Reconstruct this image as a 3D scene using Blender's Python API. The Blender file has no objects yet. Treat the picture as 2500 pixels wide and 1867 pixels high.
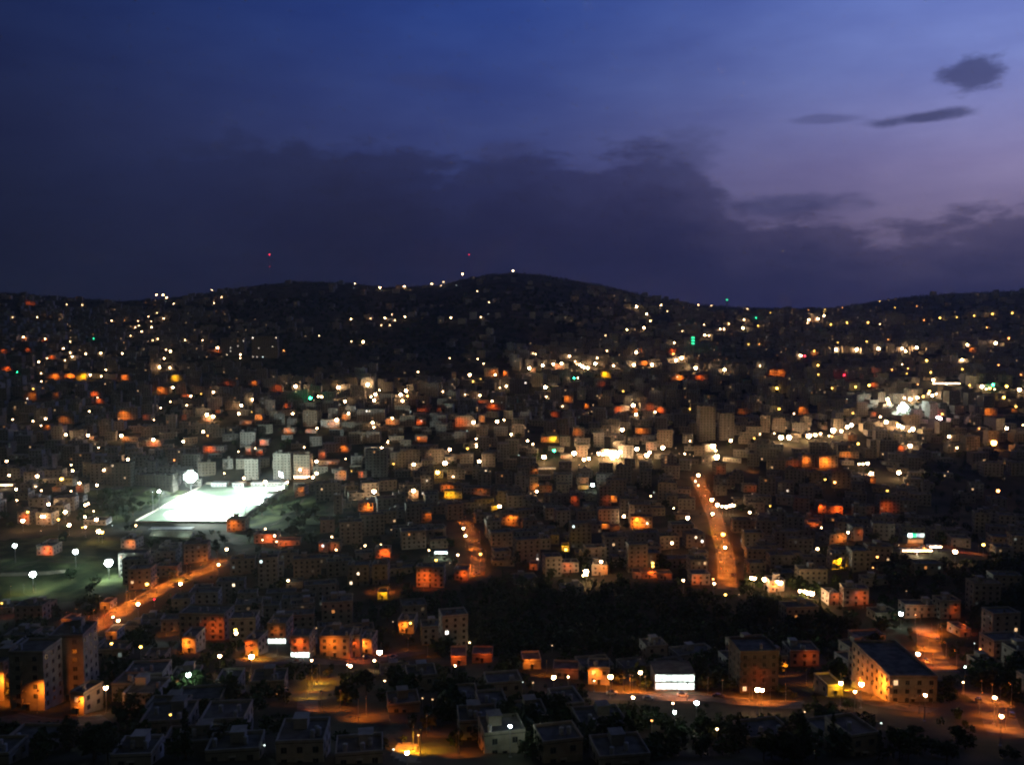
import bpy, math, random
import numpy as np
from math import radians as R, sin, cos, pi
random.seed(11)
rng = np.random.RandomState(5)
sc = bpy.context.scene
COL = sc.collection

# ------------------------------------------------------------------ helpers
def lin(c):
    return tuple(((v/255.0)/12.92 if v/255.0 <= 0.04045 else ((v/255.0+0.055)/1.055)**2.4) for v in c)

class MB:
    """collects faces, each with a material slot"""
    def __init__(s): s.v=[]; s.f=[]; s.m=[]
    def box(s, x0,y0,z0,x1,y1,z1, m=0, bottom=False):
        b=len(s.v)
        s.v += [(x0,y0,z0),(x1,y0,z0),(x1,y1,z0),(x0,y1,z0),(x0,y0,z1),(x1,y0,z1),(x1,y1,z1),(x0,y1,z1)]
        fs=[(0,1,5,4),(1,2,6,5),(2,3,7,6),(3,0,4,7),(4,5,6,7)]
        if bottom: fs.append((3,2,1,0))
        for f in fs: s.f.append(tuple(b+i for i in f)); s.m.append(m)
    def cyl(s, x,y,z0,z1,r0,r1=None,n=8,m=0,cap=True):
        r1=r0 if r1 is None else r1; b=len(s.v)
        for z,r in ((z0,r0),(z1,r1)):
            for i in range(n):
                a=2*pi*i/n; s.v.append((x+r*cos(a),y+r*sin(a),z))
        for i in range(n):
            j=(i+1)%n; s.f.append((b+i,b+j,b+n+j,b+n+i)); s.m.append(m)
        if cap:
            s.f.append(tuple(b+n+i for i in range(n))); s.m.append(m)
            s.f.append(tuple(b+n-1-i for i in range(n))); s.m.append(m)
    def tube(s, p, q, r0, r1=None, n=6, m=0):
        r1=r0 if r1 is None else r1
        p=np.array(p,float); q=np.array(q,float); d=q-p; d/= (np.linalg.norm(d)+1e-9)
        a=np.cross(d,(0,0,1.0)); 
        if np.linalg.norm(a)<1e-3: a=np.cross(d,(1.0,0,0))
        a/=np.linalg.norm(a); c=np.cross(d,a); b=len(s.v)
        for o,r in ((p,r0),(q,r1)):
            for i in range(n):
                t=2*pi*i/n; s.v.append(tuple(o+r*(cos(t)*a+sin(t)*c)))
        for i in range(n):
            j=(i+1)%n; s.f.append((b+i,b+j,b+n+j,b+n+i)); s.m.append(m)
        s.f.append(tuple(b+n+i for i in range(n))); s.m.append(m)
        s.f.append(tuple(b+n-1-i for i in range(n))); s.m.append(m)
    def ball(s, x,y,z,r,m=0,n=8,k=5,sz=1.0):
        b=len(s.v)
        s.v.append((x,y,z-r*sz))
        for j in range(1,k):
            t=-pi/2+pi*j/k
            for i in range(n):
                a=2*pi*i/n; s.v.append((x+r*cos(t)*cos(a),y+r*cos(t)*sin(a),z+r*sz*sin(t)))
        s.v.append((x,y,z+r*sz)); e=len(s.v)-1
        for i in range(n):
            j=(i+1)%n
            s.f.append((b,b+1+j,b+1+i)); s.m.append(m)
            s.f.append((e,b+1+(k-2)*n+i,b+1+(k-2)*n+j)); s.m.append(m)
        for q in range(k-2):
            for i in range(n):
                j=(i+1)%n
                s.f.append((b+1+q*n+i,b+1+q*n+j,b+1+(q+1)*n+j,b+1+(q+1)*n+i)); s.m.append(m)
    def disc(s, c, nrm, r, n=8, m=0):
        nrm=np.array(nrm,float); nrm/=np.linalg.norm(nrm)
        a=np.cross(nrm,(1.0,0,0)); 
        if np.linalg.norm(a)<1e-2: a=np.cross(nrm,(0,1.0,0))
        a/=np.linalg.norm(a); e=np.cross(nrm,a); b=len(s.v)
        for i in range(n):
            t=2*pi*i/n; s.v.append(tuple(np.array(c)+r*(cos(t)*a+sin(t)*e)))
        s.f.append(tuple(range(b,b+n))); s.m.append(m)
    def quad(s, a,b_,c,d,m=0):
        b=len(s.v); s.v+= [a,b_,c,d]; s.f.append((b,b+1,b+2,b+3)); s.m.append(m)
    def xf(s, loc, rz):
        c,n=cos(rz),sin(rz)
        s.v=[(loc[0]+x*c-y*n, loc[1]+x*n+y*c, loc[2]+z) for x,y,z in s.v]; return s
    def add(s, o, loc=(0,0,0), rz=0.0, sc_=1.0):
        b=len(s.v); c,n=cos(rz)*sc_,sin(rz)*sc_
        s.v += [(loc[0]+x*c-y*n, loc[1]+x*n+y*c, loc[2]+z*sc_) for x,y,z in o.v]
        s.f += [tuple(b+i for i in f) for f in o.f]; s.m += o.m
    def mesh(s, name, mats):
        me=bpy.data.meshes.new(name); me.from_pydata(s.v,[],s.f)
        mats = mats if isinstance(mats,(list,tuple)) else [mats]
        for m in mats: me.materials.append(m)
        if len(mats)>1: me.polygons.foreach_set('material_index', s.m)
        me.update(); return me
    def obj(s, name, mats, parent=None, loc=None, rz=0.0):
        o=bpy.data.objects.new(name, s.mesh(name,mats)); COL.objects.link(o)
        if parent is not None: o.parent=parent
        if loc is not None: o.location=loc
        o.rotation_euler.z=rz
        return o
def put(name, mesh, parent=None, loc=(0,0,0), rz=0.0, scale=1.0):
    o=bpy.data.objects.new(name, mesh); COL.objects.link(o)
    if parent is not None: o.parent=parent
    o.location=loc; o.rotation_euler.z=rz
    o.scale=(scale,)*3 if isinstance(scale,(int,float)) else scale
    return o
def empty(name, loc, rz=0.0):
    o=bpy.data.objects.new(name,None); COL.objects.link(o); o.location=loc; o.rotation_euler.z=rz
    o.empty_display_size=1; return o

THINGS=[]   # (object, description, category, group, px, py) -> labelled at the end
def reg(o, desc, cat, group, px, py, full=None):
    o['category']=cat
    if group: o['group']=group
    THINGS.append([o,desc,cat,px,py,full])

# ------------------------------------------------------------------ camera
F=2122.0; TP=0.07; CP=cos(math.atan(TP)); SP=sin(math.atan(TP))
def ray(px,py):
    u=(px-1250)/F; v=(933.5-py)/F
    return u, CP+v*SP, -SP+v*CP
def proj(x,y,z):
    f=y*CP-z*SP; u=x; v=y*SP+z*CP
    return 1250+F*u/f, 933.5-F*v/f
cam=bpy.data.cameras.new('camera'); co=bpy.data.objects.new('camera',cam); COL.objects.link(co); sc.camera=co
cam.sensor_width=36; cam.lens=F/2500*36; cam.clip_end=60000; cam.clip_start=0.5
co.location=(0,0,0); co.rotation_euler=(pi/2-math.atan(TP),0,0)
cam.dof.use_dof=True; cam.dof.focus_distance=7.0; cam.dof.aperture_fstop=2.6

# ------------------------------------------------------------------ terrain
PY=[-400,0,60,120,200,300,400,500,600,700,850,1000,1200,1500,1800,2100,2400,2600,2900,3500,5000,9000,40000]
PZ=[20,-16,-56,-86,-108,-138,-158,-172,-178,-178,-171,-155,-128,-88,-45,3,58,90,72,-40,-150,-220,-260]
RX=[-300,0,226,294,373,497,633,723,848,938,1017,1073,1130,1186,1254,1333,1469,1582,1695,1808,1921,2034,2091,2203,2316,2500,2800]
RY=[712,711,729,733,730,715,694,685,688,699,697,694,679,669,663,670,693,720,740,748,751,750,741,724,714,707,712]
YR=2600.0
rz_x=[]; rz_z=[]
for a,b in zip(RX,RY):
    d=ray(a,b); rz_x.append(d[0]/d[1]*YR); rz_z.append(d[2]/d[1]*YR)
def sst(t): t=np.clip(t,0,1); return t*t*(3-2*t)
_w=[(rng.uniform(0,2*pi),rng.uniform(0,2*pi),L,amp) for L,amp in ((420,5.0),(260,3.2),(150,1.8),(90,.9),(60,.5)) for _ in range(3)]
def h_fun(X,Y):
    z=np.interp(Y,PY,PZ)
    # smooth the profile a little
    z=(z+np.interp(Y-45,PY,PZ)+np.interp(Y+45,PY,PZ))/3
    ridge=np.interp(X*YR/np.maximum(Y,1500) ,rz_x,rz_z)*0.5+np.interp(X,rz_x,rz_z)*0.5
    k=sst((Y-1250)/(YR-1250))*sst((3600-Y)/900)
    z=z+k*(ridge-90)
    n=0
    for a,ph,L,amp in _w:
        n=n+amp*np.sin(2*pi*(X*cos(a)+Y*sin(a))/L+ph*3)
    fade=sst((Y-150)/300)*(1-0.93*sst((Y-2300)/300))
    z=z+n*fade*0.5
    # valley bends: right-hand side lifts towards a spur, left opens out
    z=z+14*sst((X-150)/400)*sst((900-Y)/500)*sst((Y-250)/200)
    return z
SX0,SX1,SY0,SY1,SZ=-332.,-243.,755.,933.,-176.
PX0,PX1,PYa,PYb=-330.,-205.,560.,700.
def flat(X,Y,z,x0,x1,y0,y1,zf,bw):
    dx=np.maximum(np.maximum(x0-X,X-x1),0); dy=np.maximum(np.maximum(y0-Y,Y-y1),0)
    t=sst(1-np.sqrt(dx*dx+dy*dy)/bw)
    return z*(1-t)+zf*t
gx=np.concatenate([-np.geomspace(3300,1750,10),np.arange(-1700,1701,10.0),np.geomspace(1750,3300,10)])
gy=np.concatenate([np.array([-600,-350,-200,-120,-60.]),np.arange(0,3000,10.0),np.geomspace(3010,4200,20)])
GX,GY=np.meshgrid(gx,gy)
H=h_fun(GX,GY)
H=flat(GX,GY,H,SX0-8,SX1+8,SY0-6,SY1+6,SZ-0.4,36)
H=flat(GX,GY,H,330,395,690,735,float(h_fun(360.,712.)),25)
def gz(X,Y):
    X=np.asarray(X,float); Y=np.asarray(Y,float)
    i=np.clip(np.searchsorted(gx,X)-1,0,len(gx)-2); j=np.clip(np.searchsorted(gy,Y)-1,0,len(gy)-2)
    u=(X-gx[i])/(gx[i+1]-gx[i]); v=(Y-gy[j])/(gy[j+1]-gy[j])
    return H[j,i]*(1-u)*(1-v)+H[j,i+1]*u*(1-v)+H[j+1,i]*(1-u)*v+H[j+1,i+1]*u*v
YS=np.arange(190,2640,1.5)
def hit(px,py,h=0.0):
    d=ray(px,py); X=d[0]/d[1]*YS; Z=d[2]/d[1]*YS; g=gz(X,YS)+h
    k=np.argmax(Z<=g)
    if Z[k]>g[k]: 
        return None
    return float(X[k]),float(YS[k]),float(g[k]-h)
# ------------------------------------------------------------------ materials
def newmat(name):
    m=bpy.data.materials.new(name); m.use_nodes=True; nt=m.node_tree
    return m, nt, nt.nodes['Principled BSDF']
def noise_mat(name, c1, c2, scale=0.3, rough=0.95, detail=4, metallic=0, lo=.38, hi=.62, spec=.06):
    m,nt,b=newmat(name)
    g=nt.nodes.new('ShaderNodeNewGeometry'); n=nt.nodes.new('ShaderNodeTexNoise'); r=nt.nodes.new('ShaderNodeValToRGB')
    n.inputs['Scale'].default_value=scale; n.inputs['Detail'].default_value=detail
    nt.links.new(g.outputs['Position'],n.inputs['Vector']); nt.links.new(n.outputs['Fac'],r.inputs['Fac'])
    r.color_ramp.elements[0].position=lo; r.color_ramp.elements[0].color=(*c1,1)
    r.color_ramp.elements[1].position=hi; r.color_ramp.elements[1].color=(*c2,1)
    nt.links.new(r.outputs['Color'],b.inputs['Base Color'])
    b.inputs['Roughness'].default_value=rough; b.inputs['Metallic'].default_value=metallic
    b.inputs['Specular IOR Level'].default_value=spec
    return m
def emat(name, col, strength, base=(.5,.5,.5)):
    m,nt,b=newmat(name)
    b.inputs['Base Color'].default_value=(*base,1)
    b.inputs['Emission Color'].default_value=(*col,1); b.inputs['Emission Strength'].default_value=strength; m.cycles.emission_sampling='NONE'
    return m
M={}
M['ground']=noise_mat('ground_soil',(.030,.036,.024),(.095,.082,.058),.035,1.0,8)
M['asphalt']=noise_mat('asphalt',(.07,.068,.065),(.13,.125,.12),.25,.85,6)
M['kerb']=noise_mat('kerb_stone',(.11,.105,.1),(.17,.16,.15),.5)
M['path']=noise_mat('path_sand',(.22,.2,.15),(.34,.3,.23),.2)
M['grass']=noise_mat('park_grass',(.014,.026,.012),(.10,.12,.05),.045,1.0,10,0,.42,.66)
M['turf']=noise_mat('pitch_turf',(.30,.38,.28),(.38,.46,.36),.05,.9)
M['line']=noise_mat('line_paint',(.7,.7,.7),(.8,.8,.8),.5)
WALLC=[((.30,.27,.22),(.42,.38,.31)),((.36,.33,.28),(.47,.44,.38)),((.24,.22,.2),(.33,.31,.28)),((.40,.37,.33),(.52,.49,.45)),((.33,.27,.2),(.43,.36,.28))]
WALLN=['beige stone','cream stone','grey concrete','pale plaster','tan stone']
for i,(a,b) in enumerate(WALLC): M['wall%d'%i]=noise_mat('limestone_wall_%s'%WALLN[i].replace(' ','_'),a,b,.4,.9,6)
M['wall5']=noise_mat('raw_concrete_wall',(.12,.105,.09),(.17,.15,.13),.4)
M['roof']=noise_mat('roof_screed',(.08,.08,.078),(.16,.157,.15),.3)
M['glass'],_,_b=newmat('dark_window_glass'); _b.inputs['Base Color'].default_value=(.03,.035,.04,1); _b.inputs['Roughness'].default_value=.25
M['frame']=noise_mat('window_frame',(.2,.2,.2),(.3,.3,.3),2)
M['tank']=noise_mat('water_tank',(.3,.3,.31),(.5,.5,.5),1,.5)
M['metal']=noise_mat('galvanised_pole',(.25,.25,.25),(.4,.4,.4),1,.5,2,.6)
M['hood']=noise_mat('lamp_hood',(.1,.1,.1),(.16,.16,.16),1,.6)
M['bark']=noise_mat('bark',(.06,.045,.03),(.12,.09,.06),2)
LEAF=[((.022,.040,.016),(.05,.085,.028)),((.03,.045,.025),(.075,.095,.05)),((.014,.03,.013),(.032,.06,.02))]
for i,(a,b) in enumerate(LEAF): M['leaf%d'%i]=noise_mat('leaves_%s'%['olive','broad','cypress'][i],a,b,.6,.8,4)
M['paintw']=noise_mat('white_paint',(.6,.6,.6),(.75,.75,.75),.5,.5)
M['car0']=noise_mat('car_white',(.6,.6,.6),(.7,.7,.7),.5,.3); M['car1']=noise_mat('car_dark',(.05,.05,.06),(.08,.08,.09),.5,.3)
M['tyre']=noise_mat('tyre_rubber',(.02,.02,.02),(.03,.03,.03),2)
# lamp colours
LC={'w':(1.,.60,.30),'c':(.82,1.,.93),'y':(1.,.55,.10),'g':(.03,1.,.42),'r':(1.,.02,.05),'o':(1.,.36,.09),'b':(.7,.85,1.),'p':(1.,.55,.6)}
WASH={'o':(1.,.22,.016),'r':(1.,.13,.012),'y':(1.,.48,.01),'p':(1.,.36,.20),'w':(1.,.8,.6),'c':(.7,1.,.8),'m':(1.,.08,.12),'g':(.03,1.,.42),'b':(.6,.8,1.)}
_em={}
def em(col, strength, wash=False):
    s=float('%.2g'%strength); k=(col,s,wash)
    if k not in _em: _em[k]=emat('lamp_glow_%s_%s'%({'w':'warm','c':'cool','y':'yellow','g':'green','r':'red','o':'orange','b':'bluish','p':'pink','m':'crimson'}[col],len(_em)),(WASH if wash else LC)[col],s)
    return _em[k]

# ------------------------------------------------------------------ sky
w=bpy.data.worlds.new('World'); sc.world=w; w.use_nodes=True; nt=w.node_tree; nt.nodes.clear()
def N(t,**k):
    n=nt.nodes.new(t)
    for a,b in k.items(): setattr(n,a,b)
    return n
def math_(op,a,b=None,c=None,clamp=False):
    n=N('ShaderNodeMath',operation=op,use_clamp=clamp)
    for i,v in enumerate((a,b,c)):
        if v is None: continue
        if isinstance(v,(int,float)): n.inputs[i].default_value=v
        else: nt.links.new(v,n.inputs[i])
    return n.outputs[0]
def mixc(f,a,b):
    n=N('ShaderNodeMix',data_type='RGBA')
    for s,v in ((n.inputs[0],f),(n.inputs[6],a),(n.inputs[7],b)):
        if isinstance(v,(int,float)): s.default_value=v
        elif isinstance(v,tuple): s.default_value=(*v,1)
        else: nt.links.new(v,s)
    return n.outputs[2]
def ramp(fac,stops):
    n=N('ShaderNodeValToRGB'); cr=n.color_ramp
    while len(cr.elements)<len(stops): cr.elements.new(.5)
    for e,(p,c) in zip(cr.elements,stops):
        e.position=p; e.color=(*c,1) if isinstance(c,tuple) else (c,c,c,1)
    nt.links.new(fac,n.inputs['Fac']); return n.outputs['Color']
def smooth(v,a,b):
    n=N('ShaderNodeMapRange',interpolation_type='SMOOTHSTEP'); nt.links.new(v,n.inputs['Value'])
    n.inputs['From Min'].default_value=a; n.inputs['From Max'].default_value=b; return n.outputs[0]
tc=N('ShaderNodeTexCoord'); sep=N('ShaderNodeSeparateXYZ'); nt.links.new(tc.outputs['Generated'],sep.inputs[0])
az=math_('ARCTAN2',sep.outputs[0],sep.outputs[1])            # bearing, radians, 0 = along the valley view
el=math_('ARCSINE',sep.outputs[2])                            # height above the horizon
def azel(px,py):
    d=ray(px,py); return math.atan2(d[0],d[1]), math.atan2(d[2],math.hypot(d[0],d[1]))
noi=N('ShaderNodeTexNoise'); noi.inputs['Scale'].default_value=1; noi.inputs['Detail'].default_value=5; noi.inputs['Roughness'].default_value=.55
cmb=N('ShaderNodeCombineXYZ'); nt.links.new(math_('MULTIPLY',az,7.0),cmb.inputs[0]); nt.links.new(math_('MULTIPLY',el,22.0),cmb.inputs[1]); nt.links.new(cmb.outputs[0],noi.inputs['Vector'])
n1=math_('SUBTRACT',noi.outputs['Fac'],.5)
noi2=N('ShaderNodeTexNoise'); noi2.inputs['Scale'].default_value=1; noi2.inputs['Detail'].default_value=6; noi2.inputs['Roughness'].default_value=.6
cmb2=N('ShaderNodeCombineXYZ'); nt.links.new(math_('MULTIPLY',az,22.0),cmb2.inputs[0]); nt.links.new(math_('MULTIPLY',el,55.0),cmb2.inputs[1]); nt.links.new(cmb2.outputs[0],noi2.inputs['Vector'])
n2=math_('SUBTRACT',noi2.outputs['Fac'],.5)
t=smooth(az,-1.0,1.15)
tt=math_('MULTIPLY_ADD',az,1/1.1,.5)          # 0 at left edge .. 1 at right edge
e=math_('MULTIPLY',el,1/.47)                  # 0 horizon .. ~1 top of view
def S(r,g,b): return lin((r,g,b))
rampL=ramp(e,[(0,S(25,30,50)),(.14,S(26,31,53)),(.42,S(30,37,68)),(.7,S(27,40,82)),(1.,S(22,40,86))])
rampC=ramp(e,[(0,S(38,44,80)),(.14,S(43,48,88)),(.42,S(60,71,124)),(.7,S(46,69,138)),(1.,S(32,61,134))])
rampR=ramp(e,[(0,S(74,72,108)),(.2,S(128,116,148)),(.34,S(140,132,176)),(.55,S(126,140,204)),(.8,S(104,130,208)),(1.,S(84,118,206))])
a1=smooth(tt,-.05,.55); a2=smooth(tt,.45,1.08)
sky=mixc(a2,mixc(a1,rampL,rampC),rampR)
# cloud bank along the horizon: its upper edge as a curve over the bearing
cur=N('ShaderNodeFloatCurve'); cm=cur.mapping.curves[0]
pts=[(0,400),(300,380),(560,330),(720,350),(850,330),(1010,348),(1110,400),(1200,352),(1290,345),(1420,375),(1560,345),(1640,372),(1700,410),(1760,470),(1810,515),(1930,490),(2060,515),(2160,545),(2280,535),(2400,500),(2500,490)]
P=[]
for a,b in pts:
    q=azel(a,b); P.append((q[0]/1.1+.5,q[1]/.47))
while len(cm.points)<len(P)+2: cm.points.new(.5,.5)
P=[(0,P[0][1])]+P+[(1,P[-1][1])]
for p_,q in zip(cm.points,P): p_.location=q
cur.mapping.update(); nt.links.new(tt,cur.inputs['Value'])
edge=math_('ADD',cur.outputs[0],math_('ADD',math_('MULTIPLY',n1,.26),math_('MULTIPLY',n2,.20)))
under=math_('SUBTRACT',edge,e)
soft=N('ShaderNodeMapRange',interpolation_type='SMOOTHSTEP'); nt.links.new(under,soft.inputs['Value']); soft.inputs['From Min'].default_value=-.02; soft.inputs['From Max'].default_value=.05
bankc=mixc(smooth(tt,.0,1.),mixc(smooth(e,0.,.8),S(24,28,48),S(32,36,64)),mixc(smooth(e,.08,.45),S(39,42,80),S(50,50,90)))
soft2=N('ShaderNodeMapRange',interpolation_type='SMOOTHSTEP'); nt.links.new(under,soft2.inputs['Value']); soft2.inputs['From Min'].default_value=-.01; soft2.inputs['From Max'].default_value=.24
bk=math_('MULTIPLY',math_('MULTIPLY_ADD',soft2.outputs[0],.35,.62),soft.outputs[0])
bk=math_('MULTIPLY',bk,math_('MULTIPLY_ADD',smooth(tt,.08,.34),.75,.25))
sky=mixc(bk,sky,bankc)
# loose cloud tufts and streaks higher up
def tuft(sky,px,py,wx,wy,rot,amt,dist=.5):
    a0,e0=azel(px,py); 
    dx=math_('SUBTRACT',az,a0); dy=math_('SUBTRACT',el,e0)
    c,s_=cos(rot),sin(rot)
    u=math_('ADD',math_('MULTIPLY',dx,c/wx),math_('MULTIPLY',dy,s_/wx)); v=math_('ADD',math_('MULTIPLY',dx,-s_/wy),math_('MULTIPLY',dy,c/wy))
    r2=math_('SQRT',math_('ADD',math_('MULTIPLY',u,u),math_('MULTIPLY',v,v)))
    r2=math_('ADD',r2,math_('MULTIPLY',n2,dist*2.2))
    n=N('ShaderNodeMapRange',interpolation_type='SMOOTHSTEP'); nt.links.new(r2,n.inputs['Value']); n.inputs['From Min'].default_value=1.15; n.inputs['From Max'].default_value=.35
    return mixc(math_('MULTIPLY',n.outputs[0],amt),sky,S(58,62,102))
sky=tuft(sky,2385,180,.040,.016,.12,.75,1.3)
sky=tuft(sky,2250,287,.062,.007,.04,.85,.7)
sky=tuft(sky,2010,292,.04,.006,-.03,.4,.6)
sky=tuft(sky,1650,385,.055,.03,.2,.45,.8)
sky=tuft(sky,1230,368,.045,.012,.1,.5,.8)
sky=tuft(sky,1070,205,.06,.010,-.08,.22,.8)
sky=tuft(sky,1930,500,.085,.014,.0,.6,.7)
# thin mottling in the air
mot=N('ShaderNodeMix',data_type='RGBA',blend_type='MULTIPLY'); mot.inputs[0].default_value=1.0
nt.links.new(sky,mot.inputs[6]); nt.links.new(ramp(math_('ADD',n1,.5),[(.3,(.86,.84,.9)),(.7,(1.1,1.08,1.06))]),mot.inputs[7])
# physical twilight sky adds its own faint gradient
st=N('ShaderNodeTexSky',sky_type='NISHITA',sun_disc=False); st.sun_elevation=R(-4); st.sun_rotation=R(75); st.altitude=700
add=N('ShaderNodeMix',data_type='RGBA',blend_type='ADD'); add.inputs[0].default_value=.015
nt.links.new(mot.outputs[2],add.inputs[6]); nt.links.new(st.outputs[0],add.inputs[7])
# away from the view the dome is the dull grey of dusk over a lit town
away=math_('MAXIMUM',smooth(math_('ABSOLUTE',az),.95,1.7),smooth(el,.50,.85))
dk=mixc(away,add.outputs[2],(.019,.022,.021))
# the dome below the horizon is dark land
fin=mixc(smooth(el,-.06,-.01),(.004,.005,.006),dk)
bg=N('ShaderNodeBackground'); nt.links.new(fin,bg.inputs[0]); bg.inputs[1].default_value=1.0
wo=N('ShaderNodeOutputWorld'); nt.links.new(bg.outputs[0],wo.inputs[0])

sc.view_settings.view_transform='Standard'; sc.view_settings.look='None'; sc.view_settings.exposure=0; sc.view_settings.gamma=1
sc.render.engine='CYCLES'; cy=sc.cycles
cy.use_denoising=True; cy.denoiser='OPENIMAGEDENOISE'; cy.denoising_input_passes='RGB_ALBEDO_NORMAL'; cy.max_bounces=2; cy.diffuse_bounces=1; cy.glossy_bounces=1; cy.transmission_bounces=1; cy.volume_bounces=0
cy.use_adaptive_sampling=False; cy.sample_clamp_indirect=3; cy.use_light_tree=True; cy.caustics_reflective=False; cy.caustics_refractive=False
cy.filter_width=1.7; cy.pixel_filter_type='BLACKMAN_HARRIS'
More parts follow.
